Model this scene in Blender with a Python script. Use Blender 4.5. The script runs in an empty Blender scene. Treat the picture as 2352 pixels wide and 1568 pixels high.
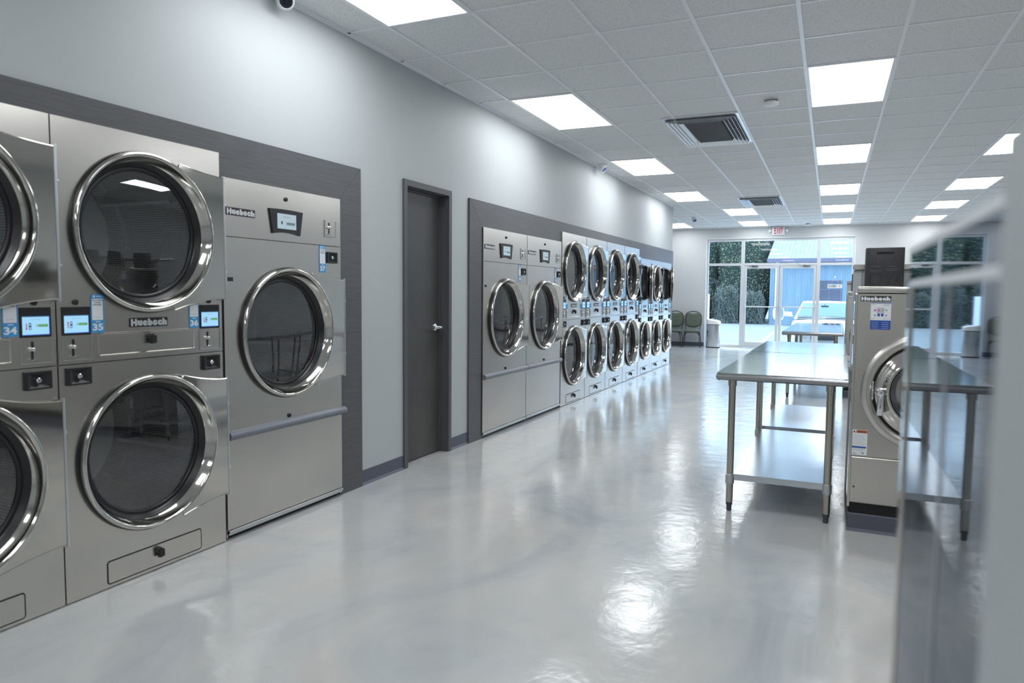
import bpy, bmesh, math, random
from mathutils import Matrix, Vector
PI = math.pi
SC = bpy.context.scene
COL = SC.collection
random.seed(7)

# ------------------------------------------------------------------ camera, world, sun, exposure
cam = bpy.data.cameras.new('camera')
cam.sensor_width = 36.0
cam.lens = 1634.63 / 2352 * 36.0
cam.clip_start = 0.03
cam.clip_end = 300
camo = bpy.data.objects.new('camera', cam)
COL.objects.link(camo)
RX, RU, RF = ((0.9088862, 0.4169529, 0.0087237), (-0.0366723, 0.0590674, 0.9975802), (-0.4154286, 0.9070068, -0.0689762))
camo.matrix_world = Matrix(((RX[0], RU[0], -RF[0], 3.025), (RX[1], RU[1], -RF[1], 0.0), (RX[2], RU[2], -RF[2], 1.374), (0, 0, 0, 1)))
cam.dof.use_dof = True
cam.dof.focus_distance = 7.5
cam.dof.aperture_fstop = 2.8
SC.camera = camo

world = bpy.data.worlds.new('world')
SC.world = world
world.use_nodes = True
bg = world.node_tree.nodes['Background']
bg.inputs['Color'].default_value = (0.50, 0.74, 1.0, 1)
bg.inputs['Strength'].default_value = 7.5

sun = bpy.data.lights.new('sun', 'SUN')
sun.energy = 4.0
sun.angle = math.radians(0.6)
sun.color = (1.0, 0.95, 0.86)
suno = bpy.data.objects.new('sun', sun)
COL.objects.link(suno)
suno.location = (0, 40, 30)
suno.rotation_euler = Vector((0.30, -0.50, -1.0)).to_track_quat('-Z', 'Y').to_euler()

SC.view_settings.view_transform = 'Standard'
SC.view_settings.look = 'None'
SC.view_settings.exposure = 0.0
SC.view_settings.gamma = 1.0
SC.view_settings.use_curve_mapping = False
SC.cycles.use_denoising = True
SC.cycles.max_bounces = 9
SC.cycles.transparent_max_bounces = 16
SC.cycles.sample_clamp_indirect = 6.0
PANEL = 10.8            # emission of a ceiling light panel

# ------------------------------------------------------------------ materials
MATS = {}


def nodes_of(name):
    m = bpy.data.materials.new(name)
    m.use_nodes = True
    nt = m.node_tree
    b = nt.nodes['Principled BSDF']
    MATS[name] = m
    return m, nt, b


def setp(b, **k):
    for a, v in k.items():
        a = a.replace('_', ' ')
        if a in b.inputs:
            b.inputs[a].default_value = v


def plain(name, col, rough=0.5, metal=0.0, **k):
    m, nt, b = nodes_of(name)
    b.inputs['Base Color'].default_value = (*col, 1)
    b.inputs['Roughness'].default_value = rough
    b.inputs['Metallic'].default_value = metal
    setp(b, **k)
    return m


def glow(name, col, strength):
    m, nt, b = nodes_of(name)
    b.inputs['Base Color'].default_value = (*[c * .3 for c in col], 1)
    b.inputs['Roughness'].default_value = 0.3
    b.inputs['Emission Color'].default_value = (*col, 1)
    b.inputs['Emission Strength'].default_value = strength
    return m


def texco(nt, scale=(1, 1, 1), kind='Object'):
    tc = nt.nodes.new('ShaderNodeTexCoord')
    mp = nt.nodes.new('ShaderNodeMapping')
    mp.inputs['Scale'].default_value = scale
    nt.links.new(tc.outputs[kind], mp.inputs['Vector'])
    return mp.outputs['Vector']


def noise(nt, vec, scale, detail=3, rough=0.5, dist=0.0):
    n = nt.nodes.new('ShaderNodeTexNoise')
    n.inputs['Scale'].default_value = scale
    n.inputs['Detail'].default_value = detail
    n.inputs['Roughness'].default_value = rough
    n.inputs['Distortion'].default_value = dist
    nt.links.new(vec, n.inputs['Vector'])
    return n.outputs['Fac']


def ramp(nt, fac, stops):
    r = nt.nodes.new('ShaderNodeValToRGB')
    e = r.color_ramp.elements
    while len(e) < len(stops):
        e.new(0.5)
    for q, (p, c) in zip(e, stops):
        q.position = p
        q.color = (*c, 1) if len(c) == 3 else c
    nt.links.new(fac, r.inputs['Fac'])
    return r.outputs['Color']


def bump(nt, b, h, strength, dist):
    n = nt.nodes.new('ShaderNodeBump')
    n.inputs['Strength'].default_value = strength
    n.inputs['Distance'].default_value = dist
    nt.links.new(h, n.inputs['Height'])
    nt.links.new(n.outputs['Normal'], b.inputs['Normal'])
    return n


def brushed(name, col, rough, grain=(6, 6, 260), bs=0.06, var=0.05, wav=0.0):
    m, nt, b = nodes_of(name)
    b.inputs['Metallic'].default_value = 1.0
    v = texco(nt, grain)
    f = noise(nt, v, 1.6, 4, 0.6)
    v2 = texco(nt, (1, 1, 1))
    f2 = noise(nt, v2, 2.3, 3)
    c = ramp(nt, f2, [(0.25, tuple(x * (1 - var) for x in col)), (0.75, tuple(min(1, x * (1 + var)) for x in col))])
    nt.links.new(c, b.inputs['Base Color'])
    mr = nt.nodes.new('ShaderNodeMapRange')
    mr.inputs['To Min'].default_value = rough * 0.82
    mr.inputs['To Max'].default_value = rough * 1.18
    nt.links.new(f, mr.inputs['Value'])
    nt.links.new(mr.outputs['Result'], b.inputs['Roughness'])
    n1 = bump(nt, b, f, bs, 0.0006)
    if wav:
        n2 = nt.nodes.new('ShaderNodeBump')
        n2.inputs['Strength'].default_value = wav
        n2.inputs['Distance'].default_value = 0.01
        nt.links.new(noise(nt, texco(nt, (1, 1, 1)), 3.0, 1), n2.inputs['Height'])
        nt.links.new(n2.outputs['Normal'], n1.inputs['Normal'])
    return m


def thin_glass(name, tint=(0.96, 0.98, 0.98), rough=0.0, ior=1.5):
    m, nt, b = nodes_of(name)
    nt.nodes.remove(b)
    out = nt.nodes['Material Output']
    t = nt.nodes.new('ShaderNodeBsdfTransparent')
    t.inputs['Color'].default_value = (*tint, 1)
    g = nt.nodes.new('ShaderNodeBsdfGlossy')
    g.inputs['Roughness'].default_value = rough
    fr = nt.nodes.new('ShaderNodeFresnel')
    gm = nt.nodes.new('ShaderNodeNewGeometry')     # same reflectance whichever side of the sheet is seen
    mr = nt.nodes.new('ShaderNodeMapRange')
    mr.inputs['To Min'].default_value = ior
    mr.inputs['To Max'].default_value = 1.0 / ior
    nt.links.new(gm.outputs['Backfacing'], mr.inputs['Value'])
    nt.links.new(mr.outputs['Result'], fr.inputs['IOR'])
    mx = nt.nodes.new('ShaderNodeMixShader')
    nt.links.new(fr.outputs[0], mx.inputs[0])
    nt.links.new(t.outputs[0], mx.inputs[1])
    nt.links.new(g.outputs[0], mx.inputs[2])
    nt.links.new(mx.outputs[0], out.inputs['Surface'])
    return m


brushed('steel', (0.66, 0.63, 0.585), 0.25)
brushed('steel_dark', (0.62, 0.62, 0.61), 0.32)
brushed('mirror_steel', (0.43, 0.45, 0.475), 0.025, (3, 3, 20), 0.004, 0.02, 0.02)
MATS['mirror_steel'].node_tree.nodes['Principled BSDF'].inputs['Specular Tint'].default_value = (0.54, 0.555, 0.575, 1)
brushed('polished', (0.66, 0.63, 0.58), 0.06, (20, 20, 20), 0.0, 0.03, 0.06)
plain('chrome', (0.56, 0.54, 0.50), 0.08, 1.0)
plain('bright_chrome', (0.80, 0.81, 0.82), 0.12, 1.0)
brushed('galvanised', (0.62, 0.64, 0.64), 0.30, (30, 30, 30), 0.05, 0.08)
brushed('table_steel', (0.76, 0.79, 0.81), 0.10, (4, 30, 30), 0.02, 0.04, 0.05)
plain('rim_dark_reflection', (0.36, 0.365, 0.375), 0.26, 1.0)  # darker copy of the table steel; the dark reflection is in the colour
brushed('leg_steel', (0.52, 0.50, 0.44), 0.24, (50, 50, 3), 0.05, 0.05)
brushed('shelf_steel', (0.62, 0.66, 0.70), 0.24, (40, 4, 40), 0.04, 0.05)
plain('black_plastic', (0.010, 0.010, 0.012), 0.45)
plain('black_rubber', (0.008, 0.008, 0.009), 0.32)
plain('dark_void', (0.010, 0.010, 0.010), 0.8)
plain('grey_bar', (0.17, 0.185, 0.215), 0.36)
plain('drum_back', (0.78, 0.80, 0.80), 0.5, 0.0)
plain('white_plastic', (0.80, 0.81, 0.82), 0.35)
plain('lens_dark', (0.01, 0.012, 0.02), 0.06)
plain('lens_blue', (0.05, 0.10, 0.32), 0.1)
plain('sticker_blue', (0.045, 0.30, 0.62), 0.45)
plain('sticker_white', (0.78, 0.80, 0.82), 0.45)
plain('ink', (0.015, 0.015, 0.018), 0.5)
plain('logo_letter', (0.55, 0.57, 0.58), 0.4)
plain('bright_letter', (0.80, 0.81, 0.82), 0.4)
plain('deep_blue', (0.02, 0.08, 0.36), 0.45)
plain('pale_line', (0.35, 0.42, 0.60), 0.5)
plain('label_orange', (0.55, 0.13, 0.02), 0.5)
plain('label_pink', (0.55, 0.28, 0.52), 0.5)
plain('label_green', (0.33, 0.50, 0.36), 0.5)
plain('label_grey', (0.42, 0.43, 0.46), 0.5)
plain('soap_box', (0.028, 0.029, 0.033), 0.42)
plain('soap_relief', (0.050, 0.051, 0.056), 0.38)
plain('plinth', (0.085, 0.09, 0.12), 0.5)
plain('base_rubber', (0.085, 0.095, 0.13), 0.42)
plain('aluminium', (0.60, 0.62, 0.64), 0.38, 0.25)
plain('white_trim', (0.80, 0.82, 0.84), 0.5)
plain('grid_white', (0.88, 0.90, 0.93), 0.32)
plain('exit_red', (0.62, 0.02, 0.05), 0.5)
plain('vent_white', (0.86, 0.90, 0.94), 0.24, 0.65)
plain('vent_dark', (0.09, 0.09, 0.09), 0.5)
plain('chair_metal', (0.045, 0.04, 0.035), 0.4, 0.3)
plain('car_paint', (0.70, 0.71, 0.72), 0.25, Coat_Weight=0.6)
plain('car_glass', (0.043, 0.101, 0.180), 0.06)
plain('car_dark', (0.02, 0.025, 0.03), 0.4)
plain('tyre', (0.02, 0.02, 0.02), 0.8)
plain('lamp_glass', (0.35, 0.38, 0.40), 0.12)
plain('fascia', (0.094, 0.086, 0.122), 0.6)
plain('window_dark', (0.058, 0.065, 0.094), 0.15)
plain('bark', (0.12, 0.10, 0.08), 0.9)
plain('twig', (0.144, 0.144, 0.151), 0.8)
plain('leaf_dark', (0.022, 0.042, 0.026), 0.6)
plain('leaf_green', (0.079, 0.130, 0.054), 0.55)
plain('leaf_sunlit', (0.302, 0.281, 0.122), 0.55)  # sun glints on the foliage, painted as yellow leaves
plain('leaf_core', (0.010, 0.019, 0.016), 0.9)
plain('leaf_grey', (0.086, 0.090, 0.086), 0.8)
plain('line_yellow', (0.259, 0.187, 0.094), 0.8)
plain('latch_metal', (0.10, 0.10, 0.11), 0.35, 0.8)
thin_glass('door_glass', (0.84, 0.85, 0.85), 0.0, 2.25)
thin_glass('pane_glass', (0.97, 0.985, 0.99), 0.0, 1.5)
glow('lcd', (0.36, 0.68, 0.94), 0.85)
glow('lcd_blue', (0.05, 0.15, 0.75), 0.7)
glow('lcd_bar', (0.03, 0.10, 0.22), 0.8)
glow('lcd_green', (0.08, 0.33, 0.02), 0.9)
glow('lcd_red', (0.42, 0.02, 0.10), 0.8)
glow('lcd_grey', (0.30, 0.48, 0.55), 0.8)
glow('lcd_pale', (0.24, 0.36, 0.42), 0.9)
glow('panel_light', (0.93, 0.97, 1.0), PANEL)


def mk_wall(name, col, rough=0.56):
    m, nt, b = nodes_of(name)
    v = texco(nt)
    f = noise(nt, v, 0.7, 3)
    c = ramp(nt, f, [(0.3, tuple(x * .96 for x in col)), (0.7, tuple(x * 1.03 for x in col))])
    nt.links.new(c, b.inputs['Base Color'])
    b.inputs['Roughness'].default_value = rough
    b.inputs['Specular IOR Level'].default_value = 0.35
    bump(nt, b, noise(nt, v, 130, 3, 0.6), 0.10, 0.004)


mk_wall('wall_paint', (0.485, 0.51, 0.52))
mk_wall('wall_far_paint', (0.56, 0.57, 0.575), 0.5)


def mk_trim():
    m, nt, b = nodes_of('trim_dark')
    v = texco(nt, (40, 3, 90))
    f = noise(nt, v, 2.0, 4, 0.6)
    c = ramp(nt, f, [(0.3, (0.075, 0.076, 0.082)), (0.7, (0.112, 0.112, 0.118))])
    nt.links.new(c, b.inputs['Base Color'])
    b.inputs['Roughness'].default_value = 0.42
    bump(nt, b, f, 0.12, 0.002)
    m, nt, b = nodes_of('door_paint')
    f = noise(nt, texco(nt), 3.0, 4)
    c = ramp(nt, f, [(0.3, (0.060, 0.060, 0.056)), (0.7, (0.078, 0.078, 0.072))])
    nt.links.new(c, b.inputs['Base Color'])
    b.inputs['Roughness'].default_value = 0.40
    bump(nt, b, noise(nt, texco(nt), 260, 2), 0.08, 0.001)
    plain('door_frame_paint', (0.085, 0.088, 0.094), 0.38)


mk_trim()


def mk_ceiling():
    m, nt, b = nodes_of('ceiling_tile')
    v = texco(nt)
    f = noise(nt, v, 95, 3, 0.65)
    c = ramp(nt, f, [(0.34, (0.60, 0.615, 0.62)), (0.46, (0.81, 0.825, 0.83)), (0.8, (0.83, 0.85, 0.85))])
    nt.links.new(c, b.inputs['Base Color'])
    b.inputs['Roughness'].default_value = 0.9
    bump(nt, b, f, 0.25, 0.004)


mk_ceiling()


def mk_floor():
    m, nt, b = nodes_of('floor_epoxy')
    v = texco(nt, (1.0, 0.55, 1.0))
    f = noise(nt, v, 1.5, 6, 0.55, 1.2)
    c1 = ramp(nt, f, [(0.28, (0.37, 0.395, 0.42)), (0.46, (0.47, 0.48, 0.48)), (0.60, (0.515, 0.505, 0.485)), (0.75, (0.57, 0.57, 0.56))])
    nt.links.new(c1, b.inputs['Base Color'])
    f2 = noise(nt, texco(nt), 6.0, 4)
    mr = nt.nodes.new('ShaderNodeMapRange')
    mr.inputs['To Min'].default_value = 0.11
    mr.inputs['To Max'].default_value = 0.21
    nt.links.new(f2, mr.inputs['Value'])
    nt.links.new(mr.outputs['Result'], b.inputs['Roughness'])
    b.inputs['IOR'].default_value = 1.55
    bump(nt, b, noise(nt, texco(nt), 5.5, 4, 0.6), 0.30, 0.010)


mk_floor()


def mk_drum():
    m, nt, b = nodes_of('drum_metal')
    b.inputs['Metallic'].default_value = 1.0
    b.inputs['Roughness'].default_value = 0.34
    v = texco(nt, (1, 1, 1), 'UV')
    vo = nt.nodes.new('ShaderNodeTexVoronoi')
    vo.inputs['Scale'].default_value = 78
    vo.inputs['Randomness'].default_value = 0.0
    nt.links.new(v, vo.inputs['Vector'])
    c = ramp(nt, vo.outputs['Distance'], [(0.30, (0.004, 0.004, 0.004)), (0.36, (0.62, 0.62, 0.61))])
    nt.links.new(c, b.inputs['Base Color'])
    bump(nt, b, vo.outputs['Distance'], 0.4, 0.004)


mk_drum()


def mk_fabric():
    m, nt, b = nodes_of('chair_fabric')
    f = noise(nt, texco(nt, (1, 1, 1)), 90, 3, 0.7)
    c = ramp(nt, f, [(0.35, (0.055, 0.075, 0.055)), (0.6, (0.13, 0.155, 0.12)), (0.75, (0.24, 0.26, 0.21))])
    nt.links.new(c, b.inputs['Base Color'])
    b.inputs['Roughness'].default_value = 0.9


mk_fabric()


def mk_out():
    for name, ca, cb, sc in (('corrugated_blue', (0.125, 0.196, 0.268), (0.184, 0.256, 0.315), (1.5, 1, .15)), ('corrugated_roof', (0.039, 0.084, 0.140), (0.140, 0.202, 0.246), (6, .25, .25))):
        m, nt, b = nodes_of(name)
        f = noise(nt, texco(nt, sc), 2.2, 6, 0.65)
        nt.links.new(ramp(nt, f, [(0.3, ca), (0.7, cb)]), b.inputs['Base Color'])
        b.inputs['Roughness'].default_value = 0.6
    m, nt, b = nodes_of('pavement')
    f = noise(nt, texco(nt, (.4, 2, 1)), 1.2, 6, 0.6)
    nt.links.new(ramp(nt, f, [(0.3, (0.084, 0.103, 0.110)), (0.7, (0.123, 0.143, 0.147))]), b.inputs['Base Color'])
    b.inputs['Roughness'].default_value = 0.8


mk_out()


# ------------------------------------------------------------------ mesh builder
class B:
    def __init__(s):
        s.bm = bmesh.new()
        s.m = 0
        s.uv = None

    def face(s, pts):
        vs = [s.bm.verts.new(p) for p in pts]
        f = s.bm.faces.new(vs)
        f.material_index = s.m
        return f

    def box(s, x0, x1, y0, y1, z0, z1, bev=0.0, seg=2):
        mt = Matrix.Translation(((x0 + x1) / 2, (y0 + y1) / 2, (z0 + z1) / 2)) @ Matrix.Diagonal((abs(x1 - x0), abs(y1 - y0), abs(z1 - z0), 1))
        r = bmesh.ops.create_cube(s.bm, size=1.0, matrix=mt)
        return s._fin(r['verts'], bev, seg)

    def _fin(s, verts, bev, seg):
        fs = set(f for v in verts for f in v.link_faces)
        for f in fs:
            f.material_index = s.m
        if bev > 0:
            es = list(set(e for f in fs for e in f.edges))
            r = bmesh.ops.bevel(s.bm, geom=es, offset=bev, segments=seg, affect='EDGES', profile=0.5)
            for f in r['faces']:
                f.material_index = s.m

    def lathe(s, prof, c, axis='x', seg=48, a0=0.0, a1=2 * PI, uv=False):
        """prof = [(radius, along)], revolved about axis through c"""
        full = abs(a1 - a0 - 2 * PI) < 1e-6
        n = seg if full else seg + 1
        rings = []
        for r, h in prof:
            ring = []
            for k in range(n):
                a = a0 + (a1 - a0) * k / seg
                p, q = r * math.cos(a), r * math.sin(a)
                if axis == 'x':
                    P = (c[0] + h, c[1] + p, c[2] + q)
                elif axis == 'y':
                    P = (c[0] + q, c[1] + h, c[2] + p)
                else:
                    P = (c[0] + p, c[1] + q, c[2] + h)
                ring.append(P)
            if r < 1e-7:
                ring = [s.bm.verts.new(ring[0])]
            else:
                ring = [s.bm.verts.new(P) for P in ring]
            rings.append(ring)
        if uv and s.uv is None:
            s.uv = s.bm.loops.layers.uv.new('UVMap')
        L = 0.0
        for i in range(len(rings) - 1):
            A, D = rings[i], rings[i + 1]
            dl = math.hypot(prof[i + 1][0] - prof[i][0], prof[i + 1][1] - prof[i][1])
            for k in range(seg):
                k2 = (k + 1) % n if full else k + 1
                if len(A) == 1 and len(D) == 1:
                    continue
                if len(A) == 1:
                    vs = (A[0], D[k], D[k2])
                elif len(D) == 1:
                    vs = (A[k], D[0], A[k2])
                else:
                    vs = (A[k], D[k], D[k2], A[k2])
                f = s.bm.faces.new(vs)
                f.material_index = s.m
                if uv and len(vs) == 4:
                    R = prof[i][0]
                    u0, u1 = R * (a1 - a0) * k / seg, R * (a1 - a0) * (k + 1) / seg
                    for lp, w in zip(f.loops, ((u0, L), (u0, L + dl), (u1, L + dl), (u1, L))):
                        lp[s.uv].uv = w
            L += dl

    def cyl(s, p, q, r, seg=16, r2=None):
        p, q = Vector(p), Vector(q)
        s.tube([p, q], [r, r if r2 is None else r2], seg)

    def tube(s, path, rad, seg=10, closed=False):
        path = [Vector(p) for p in path]
        n = len(path)
        if not isinstance(rad, (list, tuple)):
            rad = [rad] * n
        rings = []
        prev = None
        for i, p in enumerate(path):
            if closed:
                d = path[(i + 1) % n] - path[i - 1]
            else:
                d = path[min(i + 1, n - 1)] - path[max(i - 1, 0)]
            d.normalize()
            if prev is None:
                up = Vector((0, 0, 1)) if abs(d.z) < 0.9 else Vector((1, 0, 0))
                u = d.cross(up).normalized()
            else:
                u = (prev - d * prev.dot(d)).normalized()
            prev = u
            w = d.cross(u)
            rings.append([s.bm.verts.new(p + (u * math.cos(2 * PI * k / seg) + w * math.sin(2 * PI * k / seg)) * rad[i]) for k in range(seg)])
        m = n if closed else n - 1
        for i in range(m):
            A, D = rings[i], rings[(i + 1) % n]
            for k in range(seg):
                f = s.bm.faces.new((A[k], A[(k + 1) % seg], D[(k + 1) % seg], D[k]))
                f.material_index = s.m
        if not closed:
            for R in (rings[0][::-1], rings[-1]):
                f = s.bm.faces.new(R)
                f.material_index = s.m

    def prism(s, poly, fn0, fn1):
        """poly 2-D outline; fn0/fn1 map (a,b) to the two end faces"""
        A = [s.bm.verts.new(fn0(*p)) for p in poly]
        D = [s.bm.verts.new(fn1(*p)) for p in poly]
        n = len(poly)
        fs = [s.bm.faces.new(A[::-1]), s.bm.faces.new(D)]
        for i in range(n):
            fs.append(s.bm.faces.new((A[i], A[(i + 1) % n], D[(i + 1) % n], D[i])))
        for f in fs:
            f.material_index = s.m

    def holed(s, y0, y1, z0, z1, cy, cz, r, x=0.0, ret=0.012, seg=64):
        """front sheet in the plane x with a round hole and folded-back edges"""
        angs = [2 * PI * k / seg for k in range(seg)] + [math.atan2(b - cz, a - cy) % (2 * PI) for a in (y0, y1) for b in (z0, z1)]
        angs = sorted(set(round(a, 6) for a in angs))
        inn, out = [], []
        for a in angs:
            c, d = math.cos(a), math.sin(a)
            t = min(((y1 - cy) / c if c > 1e-9 else (y0 - cy) / c if c < -1e-9 else 1e9), ((z1 - cz) / d if d > 1e-9 else (z0 - cz) / d if d < -1e-9 else 1e9))
            inn.append((cy + r * c, cz + r * d))
            out.append((cy + t * c, cz + t * d))
        n = len(angs)
        lay = [[s.bm.verts.new((x - ret * 3, *p)) for p in inn], [s.bm.verts.new((x, *p)) for p in inn], [s.bm.verts.new((x, *p)) for p in out], [s.bm.verts.new((x - ret, *p)) for p in out]]
        for A, D in zip(lay, lay[1:]):
            for k in range(n):
                f = s.bm.faces.new((A[k], D[k], D[(k + 1) % n], A[(k + 1) % n]))
                f.material_index = s.m

    def text(s, body, a0, a1, b0, b1, fn, thick=0.001, bold=0.03):
        """letters fitted to the box a0..a1 x b0..b1; fn(a, b, h) maps to 3-D"""
        cu = bpy.data.curves.new('letters', 'FONT')
        cu.body = body
        cu.offset = bold
        cu.extrude = 0.0
        o = bpy.data.objects.new('letters', cu)
        COL.objects.link(o)
        bpy.context.view_layer.update()
        dg = bpy.context.evaluated_depsgraph_get()
        me = bpy.data.meshes.new_from_object(o.evaluated_get(dg))
        xs = [v.co.x for v in me.vertices]
        ys = [v.co.y for v in me.vertices]
        if xs:
            X0, X1, Y0, Y1 = min(xs), max(xs), min(ys), max(ys)
            vs = [s.bm.verts.new(fn(a0 + (v.co.x - X0) / (X1 - X0) * (a1 - a0), b0 + (v.co.y - Y0) / (Y1 - Y0) * (b1 - b0), thick)) for v in me.vertices]
            for p in me.polygons:
                try:
                    f = s.bm.faces.new([vs[i] for i in p.vertices])
                    f.material_index = s.m
                except ValueError:
                    pass
        bpy.data.objects.remove(o)
        bpy.data.meshes.remove(me)
        bpy.data.curves.remove(cu)

    def mesh(s, name, mats, smooth=35, normals=True):
        if isinstance(mats, str):
            mats = [mats]
        if normals:
            bmesh.ops.recalc_face_normals(s.bm, faces=s.bm.faces[:])
        me = bpy.data.meshes.new(name)
        s.bm.to_mesh(me)
        s.bm.free()
        for m in mats:
            me.materials.append(MATS[m])
        if smooth:
            for p in me.polygons:
                p.use_smooth = True
            me.set_sharp_from_angle(angle=math.radians(smooth))
        return me


def link(name, me, parent=None, loc=(0, 0, 0), rot=(0, 0, 0)):
    o = bpy.data.objects.new(name, me)
    COL.objects.link(o)
    o.parent = parent
    o.location = loc
    o.rotation_euler = rot
    return o


def thing(name, label, cat, loc=(0, 0, 0), rotz=0.0, group=None, me=None):
    o = link(name, me, None, loc, (0, 0, rotz))
    o['label'] = label
    o['category'] = cat
    if group:
        o['group'] = group
    return o


def struct(name, me, label=None, cat=None, parent=None):
    o = link(name, me, parent)
    if parent is None:
        o['kind'] = 'structure'
        o['label'] = label or name.replace('_', ' ')
        o['category'] = cat or name.split('_')[0]
    return o


def clone(o, parent=None):
    """a thing with copies of its parts and their sub-parts"""
    c = o.copy()
    COL.objects.link(c)
    if parent is not None:
        c.parent = parent
    for ch in [q for q in bpy.data.objects if q.parent == o]:
        clone(ch, c)
    return c


YZ = lambda x: (lambda a, b, h: (x + h, a, b))            # for faces that look towards +x
XZ = lambda y: (lambda a, b, h: (a, y - h, b))            # for faces that look towards -y


def rect(b, fn, a0, a1, b0, b1, h):
    b.face([fn(a0, b0, h), fn(a1, b0, h), fn(a1, b1, h), fn(a0, b1, h)])


# ------------------------------------------------------------------ room shell
ZC = 3.082
YF = 19.09
YB = -5.0
XR = 7.2
XL = -3.4
YCOR = 14.16
TS = 0.6096
GX, GY, GA, GT = -4.38363803, 6.52571392, 1.03371689, 0.00994123


def rowpos(r):
    if r <= 15:
        return r
    pts = [(15, 15.1), (17, 17.3), (19, 19.35), (21, 21.45), (23, 23.5), (24, 24.45)]
    for (a, A), (c, C) in zip(pts, pts[1:]):
        if r <= c:
            return A + (C - A) * (r - a) / (c - a)
    return r + 0.45


def grid(c, r):
    x, y = c + GX, rowpos(r) * GA + GY
    return 3.025 + TS * (x - GT * y), TS * (y + GT * x)


# floor
b = B()
b.box(XL - .3, XR + .2, YB - .2, YF + .16, -0.12, 0.0)
struct('floor', b.mesh('floor', 'floor_epoxy', 0), 'glossy pale grey marbled epoxy floor', 'floor')

# left wall with openings for the machines and the door
b = B()
for y0, y1, z0, z1 in ((YB, 1.03, 0, ZC + .3), (1.03, 3.83, 2.10, ZC + .3), (2.82, 3.83, 1.985, 2.10), (3.83, 4.64, 0, ZC + .3), (4.64, 5.29, 2.19, ZC + .3), (5.29, 5.875, 0, ZC + .3),
                       (5.875, 7.925, 1.985, ZC + .3), (7.925, 11.535, 2.10, ZC + .3), (11.535, 13.985, 1.965, ZC + .3), (13.985, YCOR, 0, ZC + .3)):
    b.box(-0.14, 0.0, y0, y1, z0, z1)
struct('wall_left', b.mesh('wall_left', 'wall_paint', 0), 'light grey painted wall that holds the dryers', 'wall')
b = B()
b.box(-1.3, -1.16, YB, YCOR, 0, ZC + .3)
b.box(-1.3, -0.14, YCOR - .12, YCOR, 0, ZC + .3)
struct('wall_service', b.mesh('wall_service', 'wall_paint', 0), 'hidden back wall of the service room behind the dryers', 'wall')
b = B()
b.box(XL - .14, -1.3, YCOR - .12, YCOR, 0, ZC + .3)
b.box(XL - .14, XL, YCOR, YF, 0, ZC + .3)
struct('wall_alcove', b.mesh('wall_alcove', 'wall_paint', 0), 'grey wall of the waiting alcove past the dryers', 'wall')
b = B()
b.box(XR, XR + .14, YB, YF, 0, ZC + .3)
struct('wall_right', b.mesh('wall_right', 'wall_paint', 0), 'grey wall on the far side of the washers', 'wall')
b = B()
b.box(-1.3, XR + .14, YB - .14, YB, 0, ZC + .3)
struct('wall_back', b.mesh('wall_back', 'wall_paint', 0), 'grey wall behind the photographer', 'wall')
WX0, WX1, WZ = -0.165, 3.345, 2.80
b = B()
b.box(XL - .14, WX0, YF, YF + .16, 0, ZC + .3)
b.box(WX1, XR + .14, YF, YF + .16, 0, ZC + .3)
b.box(WX0, WX1, YF, YF + .16, WZ, ZC + .3)
b.m = 1
b.box(WX0 - .001, WX0 + .012, YF - .004, YF + .15, 0, WZ)
b.box(WX1 - .012, WX1 + .001, YF - .004, YF + .15, 0, WZ)
b.box(WX0, WX1, YF - .004, YF + .15, WZ - .012, WZ + .001)
struct('wall_far', b.mesh('wall_far', ['wall_far_paint', 'white_trim'], 0), 'grey end wall with the glass storefront', 'wall')

# ceiling
b = B()
b.box(XL - .3, XR + .2, YB - .2, YF + .16, ZC, ZC + .2)
struct('ceiling', b.mesh('ceiling', 'ceiling_tile', 0), 'suspended ceiling of speckled grey tiles', 'ceiling')
b = B()


def bar(p, q, w, z0, z1):
    p, q = Vector((*p, 0)), Vector((*q, 0))
    d = (q - p).normalized()
    n = Vector((-d.y, d.x, 0)) * w / 2
    pts = [p - n, q - n, q + n, p + n]
    lo = [b.bm.verts.new((v.x, v.y, z0)) for v in pts]
    hi = [b.bm.verts.new((v.x, v.y, z1)) for v in pts]
    b.bm.faces.new(lo[::-1])
    for i in range(4):
        b.bm.faces.new((lo[i], lo[(i + 1) % 4], hi[(i + 1) % 4], hi[i]))


for c in range(-5, 12):
    r0, r1 = (-18 if c >= 0 else 16.0), 24
    bar(grid(c, r0), grid(c, r1), 0.025, ZC - .009, ZC + .002)
for r in range(-18, 25):
    c0 = grid(0, r)
    left = (0.0 - c0[0]) / TS if c0[1] < YCOR else (XL - c0[0]) / TS
    p = Vector(grid(0, r))
    e = Vector(grid(1, r)) - p
    q0, q1 = p + e * left, p + e * 11.2
    bar(q0, q1, 0.020, ZC - .006, ZC + .002)
struct('trim_1', b.mesh('ceiling_grid', 'grid_white', 0), 'white metal grid bars between the ceiling tiles', 'ceiling grid')
b = B()
b.box(0, .024, YB, YCOR + .024, ZC - .006, ZC)
b.box(0, .003, YB, YCOR, ZC - .022, ZC)
b.box(XL, 0.024, YCOR, YCOR + .024, ZC - .006, ZC)
b.box(XL, XR, YF - .024, YF, ZC - .006, ZC)
b.box(XL, XR, YF - .003, YF, ZC - .022, ZC)
struct('trim_2', b.mesh('wall_angle', 'grid_white', 0), 'thin white edge strip where the ceiling meets the walls', 'ceiling edge')

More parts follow.
